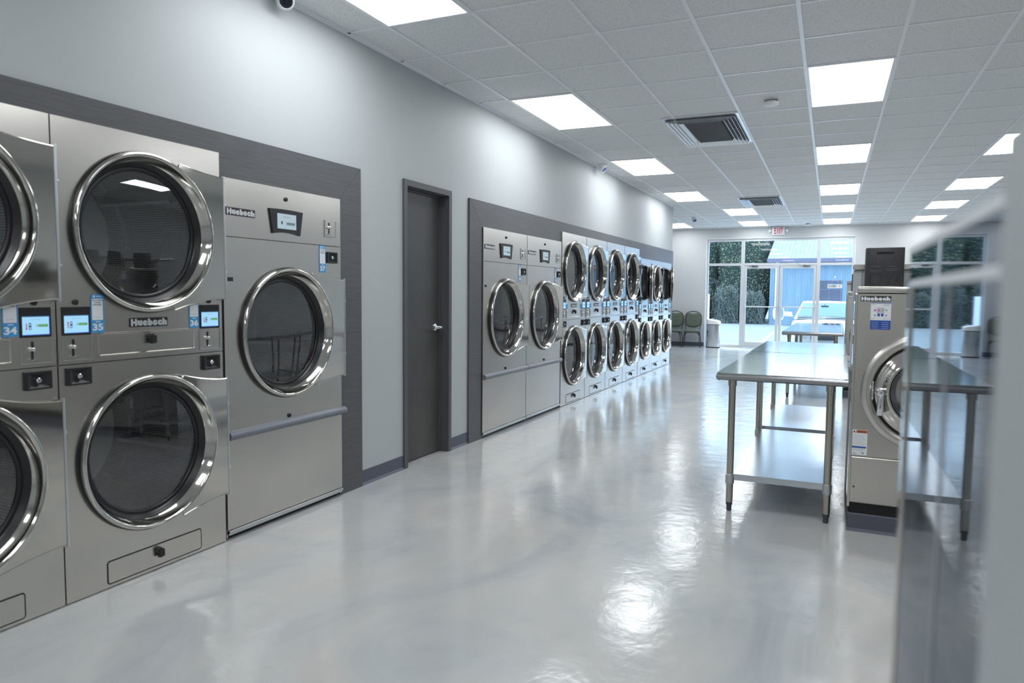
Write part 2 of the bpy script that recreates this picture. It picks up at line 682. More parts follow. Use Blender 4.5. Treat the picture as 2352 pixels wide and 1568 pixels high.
# dark boards round the dryers
b = B()
TZ = 2.205
fa, fb = (lambda a, c: (-.004, a, c)), (lambda a, c: (.018, a, c))
b.prism([(0.80, 2.094), (2.815, 2.094), (2.815, 1.975), (3.8235, 1.975), (4.0535, TZ), (0.80, TZ)], fa, fb)
b.prism([(3.822, 0), (4.055, 0), (4.055, TZ - .001), (3.8245, 1.9745), (3.822, 1.9745)], fa, fb)
b.box(-.004, .018, .80, 1.034, 0, 2.092)
struct('trim_3', b.mesh('dryer_surround', 'trim_dark', 0), 'dark grey board surround round the nearest dryers', 'trim')
b = B()
y0, y1 = 5.64, 5.878
b.prism([(y0, 0), (y1, 0), (y1, 1.968), (y0, TZ)], lambda a, c: (-.004, a, c), lambda a, c: (.019, a, c))
b.prism([(y0 + .0035, TZ), (y1 + .0025, 1.968), (8.0, 1.968), (8.0, TZ)], lambda a, c: (-.004, a, c), lambda a, c: (.019, a, c))
b.box(-.004, .019, 8.0, YCOR + .006, 1.957, TZ)
b.box(-.004, .019, 13.99, YCOR + .006, 0, 1.957)
struct('trim_4', b.mesh('dryer_surround', 'trim_dark', 0), 'dark grey mitred board surround round the far dryers', 'trim')

# base boards
b = B()
for y0, y1 in ((4.055, 4.60), (5.325, 5.64)):
    b.box(0, .006, y0, y1, 0, .105)
    b.prism([(0, 0), (.016, 0), (.013, .006), (.006, .018), (0, .02)], lambda a, c: (a, y0, c), lambda a, c: (a, y1, c))
struct('baseboard_left', b.mesh('baseboard_left', 'base_rubber', 0), 'slate blue rubber base strip beside the grey door', 'baseboard')
b = B()
b.box(XL, WX0 - .005, YF - .006, YF, 0, .105)
b.box(XL, WX0 - .005, YF - .016, YF, 0, .012)
b.box(WX1 + .005, XR, YF - .006, YF, 0, .105)
struct('baseboard_far', b.mesh('baseboard_far', 'base_rubber', 0), 'slate blue rubber base strip on the end wall', 'baseboard')

# grey door in the left wall
b = B()
FY0, FY1, FZ = 4.595, 5.325, 2.222
prof = [(-.15, 0), (.016, 0), (.016, .046), (-.004, .046), (-.004, .052), (-.06, .052), (-.06, .068), (-.15, .068)]
for sd, y in ((1, FY0), (-1, FY1)):                     # jambs and head meet in a mitre
    A = [b.bm.verts.new((x, y + sd * d, 0)) for x, d in prof]
    D = [b.bm.verts.new((x, y + sd * d, FZ - d)) for x, d in prof]
    for k in range(len(prof) - 1):
        b.bm.faces.new((A[k], A[k + 1], D[k + 1], D[k]))
A = [b.bm.verts.new((x, FY0 + d, FZ - d)) for x, d in prof]
D = [b.bm.verts.new((x, FY1 - d, FZ - d)) for x, d in prof]
for k in range(len(prof) - 1):
    b.bm.faces.new((A[k], A[k + 1], D[k + 1], D[k]))
dr = struct('door_1', b.mesh('door_frame', 'door_frame_paint', 30), 'dark grey metal door with lever in the left wall', 'door')
b = B()
b.box(-.118, -.074, FY0 + .055, FY1 - .055, .008, FZ - .057, .002, 1)
b.box(-.125, -.12, FY0 + .05, FY1 - .05, 0, FZ - .05)
lf = struct('door_leaf', b.mesh('door_leaf', 'door_paint', 0), parent=dr)
b = B()
hy = FY1 - .125
b.lathe([(0, .020), (.020, .018), (.034, .008), (.036, .0)], (-.074, hy, 1.075), 'x', 28)
b.cyl((-.06, hy, 1.075), (-.018, hy, 1.075), .011, 14)
b.box(-.026, -.010, hy - .105, hy + .018, 1.064, 1.086, .005, 2)
b.lathe([(0, .004), (.010, .003), (.011, 0)], (-.010, hy, 1.075), 'x', 16)
struct('door_lever', b.mesh('door_lever', 'bright_chrome', 40), parent=dr)
b = B()
for z in (.35, 1.42, 1.85):
    b.box(-.074, -.070, FY1 - .068, FY1 - .064, z - .008, z + .008)
struct('strike_plates', b.mesh('strike_plates', 'bright_chrome', 0), parent=dr)

# ------------------------------------------------------------------ ceiling lights, diffusers, detectors, cameras
LA, LB = 0.925 * TS, 1.93 * TS * GA


def light_meshes():
    b = B()
    fw = .022
    for x0, x1, y0, y1 in ((-LA / 2 - fw, LA / 2 + fw, -LB / 2 - fw, -LB / 2), (-LA / 2 - fw, LA / 2 + fw, LB / 2, LB / 2 + fw), (-LA / 2 - fw, -LA / 2, -LB / 2, LB / 2), (LA / 2, LA / 2 + fw, -LB / 2, LB / 2)):
        b.box(x0, x1, y0, y1, -.012, 0)
    f = b.mesh('light_frame', 'grid_white', 0)
    b = B()
    b.face([(-LA / 2, -LB / 2, -.007), (-LA / 2, LB / 2, -.007), (LA / 2, LB / 2, -.007), (LA / 2, -LB / 2, -.007)])
    return f, b.mesh('light_diffuser', 'panel_light', 0, normals=False)


LF, LD = light_meshes()
ROWN = {3: 'first', 8: 'second', 13: 'third', 17: 'fourth', 21: 'fifth'}


def ceiling_light(c, r, label):
    p, q = Vector(grid(c, r)), Vector(grid(c + 1, r + 2))
    m = (p + q) / 2
    t = thing('ceiling_light', label, 'ceiling light', (m.x, m.y, ZC), GT, 'flat ceiling light panels')
    link('frame', LF, t)
    link('diffuser', LD, t)
    return t


for c, r, lab in ((0, -2, 'large bright ceiling panel cut by the top edge, over the nearest dryers'),
                  (0, 3, 'bright ceiling panel by the left wall over the grey door'),
                  (0, 8, 'bright ceiling panel by the left wall beside the small dome camera'),
                  (0, 13, 'bright ceiling panel just in front of the far end of the dryer wall'),
                  (1, 17, 'ceiling panel to the left of the farther air diffuser'),
                  (1, 21, 'ceiling panel nearest the exit sign, on its left'),
                  (-2, 21, 'ceiling panel over the waiting chairs, half hidden by the dryer wall corner'),
                  (4, 3, 'big bright ceiling panel beside the near smoke detector'),
                  (4, 8, 'second ceiling panel down the middle row over the tables'),
                  (4, 13, 'third ceiling panel down the middle row over the tables'),
                  (4, 17, 'fourth ceiling panel down the middle row, last but one before the doors'),
                  (4, 21, 'last ceiling panel of the middle row, right by the storefront'),
                  (7, 8, 'ceiling panel half hidden behind the blurred grey partition'),
                  (7, 13, 'second ceiling panel in the row over the washers'),
                  (7, 17, 'third ceiling panel in the row over the washers'),
                  (7, 21, 'last ceiling panel over the washers, close to the end wall'),
                  (4, -2, 'ceiling panel above the photographer in the middle row'),
                  (0, -7, 'ceiling panel behind the photographer by the left wall'),
                  (4, -7, 'ceiling panel behind the photographer in the middle row'),
                  (7, 3, 'ceiling panel over the near washers, out of the picture'),
                  (7, -7, 'unseen ceiling panel added behind the photographer by the washers'),  # from here on: unseen panels added to brighten the back of the room
                  (4, -12, 'unseen ceiling panel added by the back wall in the middle row'),
                  (0, -12, 'unseen ceiling panel added by the back wall over the dryers'),
                  (7, -12, 'unseen ceiling panel added by the back wall over the washers')):
    ceiling_light(c, r, lab)


def diffuser_meshes(L, W):
    out = []
    b = B()
    fl = .030
    for x0, x1, y0, y1 in ((0, fl, 0, W), (L - fl, L, 0, W), (fl, L - fl, 0, fl), (fl, L - fl, W - fl, W)):
        b.box(x0, x1, y0, y1, -.016, 0)
    out.append(('flange', b.mesh('flange', 'vent_white', 0)))
    b = B()
    b.box(fl * .5, L - fl * .5, fl * .5, W - fl * .5, -.004, -.001)
    out.append(('plenum', b.mesh('plenum', 'vent_dark', 0)))
    for k in range(4):
        b = B()
        i0 = .030 + k * .037
        up, dn, s = -.004, -.042, .031
        o = [(i0 + s, i0 + s), (L - i0 - s, i0 + s), (L - i0 - s, W - i0 - s), (i0 + s, W - i0 - s)]
        n = [(i0, i0), (L - i0, i0), (L - i0, W - i0), (i0, W - i0)]
        th = .0025
        sg = [(1, 1), (-1, 1), (-1, -1), (1, -1)]
        A = [b.bm.verts.new((*p, up)) for p in o]
        D = [b.bm.verts.new((*p, dn)) for p in n]
        A2 = [b.bm.verts.new((p[0] + th * g[0], p[1] + th * g[1], up)) for p, g in zip(o, sg)]
        D2 = [b.bm.verts.new((p[0] + th * g[0], p[1] + th * g[1], dn)) for p, g in zip(n, sg)]
        for q in range(4):
            q2 = (q + 1) % 4
            b.bm.faces.new((A[q], A[q2], D[q2], D[q]))
            b.bm.faces.new((A2[q2], A2[q], D2[q], D2[q2]))
            b.bm.faces.new((D[q], D[q2], D2[q2], D2[q]))
        out.append(('louver', b.mesh('louver', 'vent_white', 0)))
    b = B()
    i0, j0 = .186, .186
    b.box(i0, L - i0, j0, W - j0, -.012, -.006)
    b.m = 1
    n = 44
    for k in range(n):
        x = i0 + (L - 2 * i0) * (k + .5) / n
        b.box(x - .0016, x + .0016, j0, W - j0, -.024, -.012)
    n = 60
    for k in range(n):
        y = j0 + (W - 2 * j0) * (k + .5) / n
        b.box(i0, L - i0, y - .0016, y + .0016, -.022, -.012)
    out.append(('return_grille', b.mesh('return_grille', ['dark_void', 'vent_dark'], 0)))
    return out


DP = None
for c0, c1, r0, r1, lab in ((1.80, 2.985, 4.87, 7.05, 'large square louvred air diffuser near the smoke detector'), (1.80, 2.985, 14.66, 16.85, 'smaller looking louvred air diffuser farther down the ceiling')):
    p, q = Vector(grid(c0, r0)), Vector(grid(c1, r1))
    if DP is None:
        DP = diffuser_meshes((c1 - c0) * TS, (r1 - r0) * TS * GA)
    t = thing('air_diffuser', lab, 'air vent', (p.x, p.y, ZC - .002), GT, 'ceiling air diffusers')
    for nm, me in DP:
        link(nm, me, t)

b = B()
b.lathe([(0, 0), (.062, 0), (.062, -.010), (.056, -.012)], (0, 0, 0), 'z', 40)
SB = b.mesh('mount', 'white_plastic', 40)
b = B()
b.lathe([(.050, -.012), (.050, -.024), (.063, -.028), (.064, -.046), (.050, -.056), (0, -.058)], (0, 0, 0), 'z', 40)
b.m = 1
b.lathe([(.0505, -.013), (.0505, -.024)], (0, 0, 0), 'z', 40)
SH = b.mesh('sensor_head', ['white_plastic', 'label_grey'], 40)
for x, y, lab in ((2.42, 6.73, 'round white smoke detector beside the near air diffuser'), (2.28, 18.55, 'small white smoke detector on the ceiling right of the exit sign')):
    t = thing('smoke_detector', lab, 'smoke detector', (x, y, ZC), 0, 'ceiling smoke detectors')
    link('mount', SB, t)
    link('sensor_head', SH, t)


def security_camera(x, y, lab, aim, lens):
    t = thing('security_camera', lab, 'camera', (x, y, ZC), 0, 'ceiling dome cameras')
    b = B()
    b.lathe([(0, 0), (.058, 0), (.060, -.016), (.050, -.030), (.046, -.032)], (0, 0, 0), 'z', 36)
    link('base', b.mesh('base', 'white_plastic', 40), t)
    d = Vector(aim).normalized()
    c = Vector((0, 0, -.058))
    b = B()
    M = d.to_track_quat('X', 'Z').to_matrix().to_4x4()
    b.lathe([(0, -.052)] + [(.052 * math.sin(a), -.052 * math.cos(a)) for a in [PI * k / 14 for k in range(1, 11)]] + [(.040, .036), (.036, .030), (0, .030)], (0, 0, 0), 'x', 32)
    b.bm.transform(Matrix.Translation(c) @ M)
    link('eyeball', b.mesh('eyeball', 'white_plastic', 40), t)
    b = B()
    b.lathe([(.036, .031), (.030, .035), (.014, .034), (.012, .038), (0, .040)], (0, 0, 0), 'x', 28)
    b.bm.transform(Matrix.Translation(c) @ M)
    link('lens', b.mesh('lens', lens, 40), t)


security_camera(.085, 3.265, 'white dome camera at the top edge over the nearest dryers', (.75, -.62, -.45), 'lens_dark')
security_camera(.105, 9.22, 'white dome camera beside the left wall, between two light panels', (.80, -.10, -.55), 'lens_blue')
security_camera(.02, 16.3, 'white ceiling camera past the dryer wall corner, over the waiting chairs', (.55, -.55, -.6), 'lens_blue')


# ------------------------------------------------------------------ dryers
def front_letters(b, s, a0, a1, c0, c1, x, bold=.05, sp=None):
    b.text(s, a0, a1, c0, c1, YZ(x), .0, bold)


def heavy_word(b, fn, a0, a1, c0, c1, h):
    """the maker's heavy lettering, letter by letter"""
    w = [('H', 1.18, 1.0), ('u', .98, .78), ('e', .98, .78), ('b', .98, 1.0), ('s', .90, .78), ('c', .90, .78), ('h', .98, 1.0)]
    tot = sum(q[1] for q in w) + .08 * 6
    x = a0
    k = (a1 - a0) / tot
    for ch, ww, hh in w:
        b.text(ch, x, x + ww * k, c0, c0 + (c1 - c0) * hh, fn, h, .075)
        x += (ww + .08) * k


def logo_mesh(w, h, fn, letter='logo_letter'):
    b = B()
    rect(b, fn, 0, w, 0, h, .0035)
    for a0, a1, c0, c1 in ((0, w, 0, 0), ):
        pass
    P0, P1 = [fn(0, 0, 0), fn(w, 0, 0), fn(w, h, 0), fn(0, h, 0)], [fn(0, 0, .0035), fn(w, 0, .0035), fn(w, h, .0035), fn(0, h, .0035)]
    for i in range(4):
        b.face([P0[i], P0[(i + 1) % 4], P1[(i + 1) % 4], P1[i]])
    b.m = 1
    heavy_word(b, fn, w * .025, w * .975, h * .12, h * .88, .0042)
    return b.mesh('logo_plate', ['black_plastic', letter], 0)


def door_parts(W, c, R, zs, xtra=0.0):
    """round glass door; origin on the hinge line at the right edge of the machine"""
    dy = c - W
    s = R / .372
    out = {}
    b = B()
    b.lathe([(R + .002, .0005), (R + .003, .010), (R + .001, .018), (R - .006, .022), (R - .020, .020), (R - .03, .0005)], (0, dy, 0), 'x', 72)
    out['gasket'] = b.mesh('gasket', 'black_rubber', 50)
    ri = R - .066 * s
    b = B()
    b.lathe([(R - .012, .016), (R - .004, .017), (R - .002, .022), (R - .004, .030), (R - .010, .0355), (R - .016, .036), (R - .022, .032), (R - .026, .024), (R - .038, -.004), (ri + .018, -.016)], (0, dy, 0), 'x', 80)
    out['door'] = b.mesh('door_ring', 'chrome', 60)
    b = B()
    b.lathe([(ri + .024, -.018), (ri + .019, -.012), (ri + .014, -.016), (ri + .008, -.026), (ri + .002, -.030), (ri - .002, -.038), (ri - .010, -.036), (ri - .018, -.040), (ri - .020, -.046), (ri - .016, -.056), (ri + .024, -.058)], (0, dy, 0), 'x', 72)
    out['glass_seal'] = b.mesh('glass_seal', 'black_rubber', 50)
    b = B()
    b.lathe([(ri - .014, -.046), (ri * .7, -.042), (ri * .35, -.040), (0, -.0395)], (0, dy, 0), 'x', 64)
    out['door_glass'] = b.mesh('door_glass', 'door_glass', 60)
    # polished plate from the ring to the hinge
    zt, zb, zrt, zrb = zs                      # height where the plate leaves the ring / meets the edge, relative to the centre
    rp = R - .006
    at = math.asin(min(.97, zt / (R + .012)))
    ab = math.asin(min(.97, -zb / (R + .012)))
    arc = [(dy + rp * math.cos(a), rp * math.sin(a)) for a in [at + (-ab - at) * k / 30 for k in range(31)]]
    P0 = (dy + (R + .012) * math.cos(at), zt)
    P1 = (-.004, zrt)
    top = []
    for k in range(13):
        t = k / 12
        q = (1 - t) ** 1.8
        top.append((P1[0] + (P0[0] - P1[0]) * (1 - t), zrt + (P0[1] - zrt) * q))
    Q0 = (dy + (R + .012) * math.cos(ab), zb)
    bot = []
    for k in range(13):
        t = k / 12
        q = (1 - t) ** 1.8
        bot.append((P1[0] + (Q0[0] - P1[0]) * (1 - t), zrb + (Q0[1] - zrb) * q))
    poly = [arc[-1 - k] for k in range(31)] + top + bot[::-1]
    b = B()

    def xq(a, base):
        t = min(1, max(0, (a - dy) / (-dy)))
        return base - .004 * t * t
    b.prism(poly, lambda a, z: (xq(a, .032), a, z), lambda a, z: (xq(a, .020), a, z))
    for cv in (top, bot):
        b.tube([(xq(a, .031), a, z) for a, z in cv], .0034, 8)
    out['hinge_plate'] = b.mesh('hinge_plate', 'polished', 25)
    b = B()
    b.box(.002, .026, -.008, -.001, zrb - .01, zrt + .006)
    b.cyl((.026, .003, zrb - .012), (.026, .003, zrt + .010), .0058, 12)
    for f in (.22, .78):
        z = zrb + (zrt - zrb) * f
        b.lathe([(0, .014), (.006, .013), (.008, .006), (.008, -.004)], (.014, .012, z), 'x', 12)
    out['hinge'] = b.mesh('hinge', 'galvanised', 40)
    return out


def place_door(dp, parent, W, zc, open_deg=0.0):
    d = link('door', dp['door'], parent, (0, W, zc), (0, 0, math.radians(open_deg)))
    for n in ('gasket', 'glass_seal', 'door_glass', 'hinge_plate', 'hinge'):
        link(n, dp[n], d)
    return d


def drum_mesh(r, rh, D):
    b = B()
    b.lathe([(rh + .001, -.037), (rh + .006, -.075), (r, -.085)], (0, 0, 0), 'x', 64)
    b.m = 1
    b.lathe([(r, -.085), (r, -D + .16)], (0, 0, 0), 'x', 72, uv=True)
    b.m = 0
    b.lathe([(r, -D + .16), (r + .004, -D + .155), (r + .004, -D + .145), (r, -D + .14)], (0, 0, 0), 'x', 72)
    b.m = 1
    b.lathe([(r, -D + .14), (r, -D + .012)], (0, 0, 0), 'x', 72, uv=True)
    b.m = 2
    b.lathe([(r, -D + .012), (r - .01, -D), (.0, -D)], (0, 0, 0), 'x', 64)
    b.m = 0
    for k in range(3):                          # lifting ribs
        a = math.radians(38 + 120 * k)
        u, v = Vector((0, math.cos(a), math.sin(a))), Vector((0, -math.sin(a), math.cos(a)))
        pts = [u * (r + .002) - v * .045, u * (r - .085) - v * .010, u * (r - .085) + v * .010, u * (r + .002) + v * .045]
        A = [b.bm.verts.new(p + Vector((-.12, 0, 0))) for p in pts]
        E = [b.bm.verts.new(p + Vector((-D + .16, 0, 0))) for p in pts]
        b.bm.faces.new(A)
        b.bm.faces.new(E[::-1])
        for i in range(3):
            b.bm.faces.new((A[i], E[i], E[i + 1], A[i + 1]))
    return b.mesh('drum', ['steel_dark', 'drum_metal', 'drum_back'], 40, normals=False)


def screen_mesh(w, h, down=True):
    """little display: pale blue with arrow, machine symbol and green button"""
    fn = YZ(0)
    b = B()
    rect(b, fn, 0, w, 0, h, 0)
    b.m = 1
    rect(b, fn, 0, w, h * .955, h, .0004)
    b.m = 6
    rect(b, fn, 0, w, 0, h * .03, .0004)
    rect(b, fn, w * .98, w, 0, h * .96, .0004)
    b.m = 2
    rect(b, fn, w * .50, w * .94, h * .42, h * .56, .0004)
    b.m = 4
    rect(b, fn, w * .50, w * .59, h * .42, h * .56, .0006)
    rect(b, fn, w * .30, w * .68, h * .80, h * .83, .0004)
    b.m = 5
    rect(b, fn, w * .62, w * .86, h * .475, h * .505, .0008)
    b.m = 3
    ax, bx = w * .15, w * .018
    if down:
        rect(b, fn, ax - bx, ax + bx, h * .36, h * .62, .0004)
        b.face([fn(ax - bx * 2.4, h * .36, .0004), fn(ax, h * .27, .0004), fn(ax + bx * 2.4, h * .36, .0004)])
    else:
        rect(b, fn, ax - bx, ax + bx, h * .29, h * .55, .0004)
        b.face([fn(ax + bx * 2.4, h * .55, .0004), fn(ax, h * .64, .0004), fn(ax - bx * 2.4, h * .55, .0004)])
    b.m = 7
    rect(b, fn, w * .235, w * .325, h * .29, h * .64, .0004)
    b.m = 0
    rect(b, fn, w * .255, w * .305, h * .32, h * .42, .0006)
    rect(b, fn, w * .255, w * .305, h * .50, h * .60, .0006)
    return b.mesh('screen', ['lcd', 'lcd_bar', 'lcd_green', 'lcd_red', 'lcd_grey', 'lcd_pale', 'lcd_blue', 'ink'], 0, normals=False)


def sticker_mesh(w, h, num):
    """tall blue sticker: white panel with the words PAY WITH YOUR PHONE, number below"""
    fn = YZ(0)
    b = B()
    rect(b, fn, 0, w, 0, h, .0006)
    b.m = 1
    rect(b, fn, w * .09, w * .91, h * .33, h * .885, .0010)
    n = 14
    b.face([fn(w * .26 + w * .085 * math.cos(2 * PI * k / n), h * .945 + w * .085 * math.sin(2 * PI * k / n), .001) for k in range(n)])
    rect(b, fn, w * .40, w * .82, h * .935, h * .955, .001)
    rect(b, fn, w * .34, w * .70, h * .275, h * .295, .001)
    if num:
        b.text(str(num), w * .10, w * .90, h * .055, h * .235, fn, .0012, .032)
        b.m = 2
        for i, s in enumerate(('PAY WITH', 'YOUR', 'PHONE')):
            q = w * (.12 if i == 0 else .24 if i == 1 else .20)
            z = h * (.825 - i * .058)
            b.text(s, q, w - q, z, z + h * .034, fn, .0014, .03)
    b.m = 3
    rect(b, fn, w * .26, w * .74, h * .40, h * .41, .0012)
    return b.mesh('number_sticker', ['sticker_blue', 'sticker_white', 'ink', 'label_grey'], 0, normals=False)


def coin_parts(w, h):
    b = B()
    b.box(-.008, -.004, 0, w, 0, h)
    t = .0025
    b.m = 1
    for q in ((-t, 0, -t, h + 0), (w, w + t, -t, h), (0, w, -t, 0)):
        b.box(-.006, .0015, q[0], q[1], q[2], q[3])
    me = b.mesh('coin_panel', ['steel', 'galvanised'], 0)
    b = B()
    cx, k = w * .36, h
    b.box(-.004, -.0015, cx - .003, cx + .006, k * .62, k * .86)
    b.box(-.004, -.0015, cx - .004, cx + .004, k * .16, k * .56)
    b.m = 1
    b.lathe([(0, .016), (.007, .013), (.0095, .006), (.0095, -.004)], (0, cx - .004, k * .56), 'x', 16)
    b.box(-.004, .016, cx - .012, cx + .014, k * .135, k * .16, .003, 1)
    return me, b.mesh('coin_slot', ['black_plastic', 'bright_chrome'], 40)


def lock_parts(w, h):
    b = B()
    o = [(0, 0), (w, 0), (w, h), (0, h)]
    i1 = [(w * .08, h * .10), (w * .92, h * .10), (w * .92, h * .90), (w * .08, h * .90)]
    i2 = [(w * .32, h * .28), (w * .68, h * .28), (w * .68, h * .72), (w * .32, h * .72)]
    R = [[b.bm.verts.new((x, *p)) for p in q] for x, q in ((-.0125, o), (.003, o), (.003, i1), (-.0105, i2))]
    for A, D in zip(R, R[1:]):
        for k in range(4):
            b.bm.faces.new((A[k], A[(k + 1) % 4], D[(k + 1) % 4], D[k]))
    b.bm.faces.new(R[3])
    me = b.mesh('lock_box', 'black_plastic', 0)
    b = B()
    b.lathe([(.011, -.012), (.011, .002), (.009, .004), (.004, .004), (.003, .002), (0, .002)], (0, w * .5, h * .5), 'x', 18)
    return me, b.mesh('lock', 'bright_chrome', 40)


def latch_mesh():
    b = B()
    b.lathe([(.016, -.002), (.016, .016), (.012, .020), (0, .020)], (0, 0, 0), 'x', 20)
    b.prism([(-.012, .006), (.012, .006), (.014, -.030), (-.010, -.034)], lambda a, z: (.010, a, z), lambda a, z: (.028, a + .004, z))
    return b.mesh('latch', 'black_plastic', 40)


def drawer_mesh(w, h, raised=True):
    """pressed sheet cover with a soft rim"""
    b = B()
    s = 1 if raised else -1
    rr = .012

    def rr_poly(i):
        r = rr
        pts = []
        for cx, cz, a0 in ((w - r, h - r, 0), (r, h - r, PI / 2), (r, r, PI), (w - r, r, 1.5 * PI)):
            for k in range(5):
                a = a0 + PI / 2 * k / 4
                pts.append((cx + (r - i) * math.cos(a), cz + (r - i) * math.sin(a)))
        return pts
    lay = [(0, .0005), (.002, .006 * s), (.007, .006 * s), (.010, .001)]
    if not raised:
        lay = [(0, -.004), (.0015, -.004), (.003, .0022), (.006, .0022)]
    R = [[b.bm.verts.new((x, *p)) for p in rr_poly(i)] for i, x in lay]
    n = len(R[0])
    for A, D in zip(R, R[1:]):
        for k in range(n):
            b.bm.faces.new((A[k], A[(k + 1) % n], D[(k + 1) % n], D[k]))
    b.bm.faces.new(R[-1])
    if not raised:                              # the dark gap round a flush cover
        G = [[b.bm.verts.new((.0009, *p)) for p in rr_poly(i)] for i in (-.003, .003)]
        for k in range(n):
            f = b.bm.faces.new((G[0][k], G[0][(k + 1) % n], G[1][(k + 1) % n], G[1][k]))
            f.material_index = 1
    return b.mesh('cover', ['steel', 'dark_void'], 30)


HOLE = B()
HOLE.lathe([(.0125, -.001), (.0125, .006), (.009, .009), (0, .009)], (0, 0, 0), 'x', 18)
HOLE = HOLE.mesh('button', 'black_plastic', 40)
LATCH = latch_mesh()


class Stack:
    """two-pocket stacked dryer"""

    def __init__(s, W, H, split, zu, zl, R, rel):
        s.W, s.H, s.zu, s.zl, s.split, s.R = W, H, zu, zl, split, R
        c = W / 2
        k = R / .372
        s.k = k
        b = B()
        for q in ((-.82, -.012, 0.001, .010, .012, H), (-.82, -.012, W - .010, W - .001, .012, H), (-.82, -.012, .010, W - .010, H - .010, H), (-.82, -.81, .010, W - .010, .012, H), (-.82, -.03, .010, W - .010, .012, .020)):
            b.box(*q)
        b.box(-.80, -.03, .010, W - .010, split - .004, split + .004)
        b.m = 1
        b.box(-.80, -.03, .03, W - .03, 0, .012)
        s.cab = b.mesh('cabinet', ['steel', 'black_plastic'], 0)
        rh = R - .035 * k
        b = B()
        b.holed(.0015, W - .0015, split + .002, H, c, zu, rh)
        s.up = b.mesh('front_panel', 'steel', 30)
        b = B()
        b.holed(.0015, W - .0015, .006, split - .002, c, zl, rh)
        s.lo = b.mesh('front_panel', 'steel', 30)
        s.door = door_parts(W, c, R, rel[0])
        s.door2 = door_parts(W, c, R, rel[1]) if len(rel) > 1 else s.door
        s.drum = drum_mesh(R + .0, rh, .80)
        sw = .127 * W / .885
        s.sw = sw
        b = B()
        b.box(-.010, .004, 0, sw, 0, .123, .0015, 1)
        s.bez = b.mesh('control_panel', 'black_plastic', 0)
        s.scr = [screen_mesh(sw * .86, .078, d) for d in (False, True)]
        s.coin = coin_parts(sw, .104)
        s.lock = lock_parts(.104 * W / .885, .075)
        s.lw = .205 * W / .885
        s.logo = logo_mesh(s.lw, .043, YZ(0))
        s.drw = drawer_mesh(.527 * W / .885, .109)
        s.lint = drawer_mesh(.524 * W / .885, .105, False)

    def build(s, y, label, nums=(None, None), opened=0.0, group=None):
        W = s.W
        q = W / .885
        zs = s.split - 1.047
        t = thing('stacked_dryer', label, 'dryer', (.03, y, 0), 0, group)
        link('cabinet', s.cab, t)
        link('front_panel', s.up, t)
        link('front_panel', s.lo, t)
        place_door(s.door, t, W, s.zu, opened)
        place_door(s.door2, t, W, s.zl)
        link('drum', s.drum, t, (0, W / 2, s.zu))
        d2 = link('drum', s.drum, t, (0, W / 2, s.zl), (math.radians(-50), 0, 0))
        for i, y0 in enumerate((.020 * q, .737 * q)):
            c = link('control_panel', s.bez, t, (0, y0, 1.172 + zs))
            link('screen', s.scr[i], c, (.0045, s.sw * .07, .010))
            c = link('coin_panel', s.coin[0], t, (.006, y0, 1.066 + zs))
            link('coin_slot', s.coin[1], c)
            link('button', HOLE, t, (0, (.083 if i == 0 else .797) * q, 1.315 + zs))
            l = link('lock_box', s.lock[0], t, (.0125, (.034 if i == 0 else .748) * q, .957 + zs))
            link('lock', s.lock[1], l)
            n = nums[i]
            key = ('st', n)
            if key not in STK:
                STK[key] = sticker_mesh(.062, .170, n)
            link('number_sticker', STK[key], t, (.001, (.151 if i == 0 else .671) * q, 1.179 + zs))
        link('logo_plate', s.logo, t, (0, .338 * q, 1.196 + zs))
        dr = link('lint_drawer', s.drw, t, (0, .178 * q, 1.069 + zs))
        link('latch', LATCH, dr, (.001, .265 * q, .080))
        dr = link('lint_door', s.lint, t, (0, .193 * q, .022))
        link('latch', LATCH, dr, (.001, .264 * q, .078))
        return t


STK = {}
REL = ((.348, -.367, .320, -.308), (.350, -.357, .305, -.317))
S1 = Stack(.887, 2.093, 1.047, 1.638, .595, .375, REL)
S1.build(1.036, 'stacked stainless dryer cut by the left edge, its lower pocket numbered 34', (None, 34), group='large stacked dryers')
S1.build(1.926, 'stacked stainless dryer with stickers numbered 35 and 36', (35, 36), group='large stacked dryers')
for i, lab in enumerate(('first large stacked dryer of the far bank, right after the single dryers', 'second large stacked dryer of the far bank, counting from the single dryers', 'third large stacked dryer of the far bank, counting from the single dryers',
                         'fourth large stacked dryer of the far bank, next to the lower small ones')):
    S1.build(7.940 + .8985 * i, lab, group='large stacked dryers')
S2 = Stack(.808, 1.955, .983, 1.552, .575, .322, ((.300, -.316, .277, -.266),))
for i, (lab, op) in enumerate((('first small stacked dryer past the tall bank, its upper door ajar', 13.0), ('middle one of the three small stacked dryers', 0.0), ('last small stacked dryer at the wall corner, its upper door ajar', 13.0))):
    S2.build(11.545 + .812 * i, lab, opened=op, group='small stacked dryers')


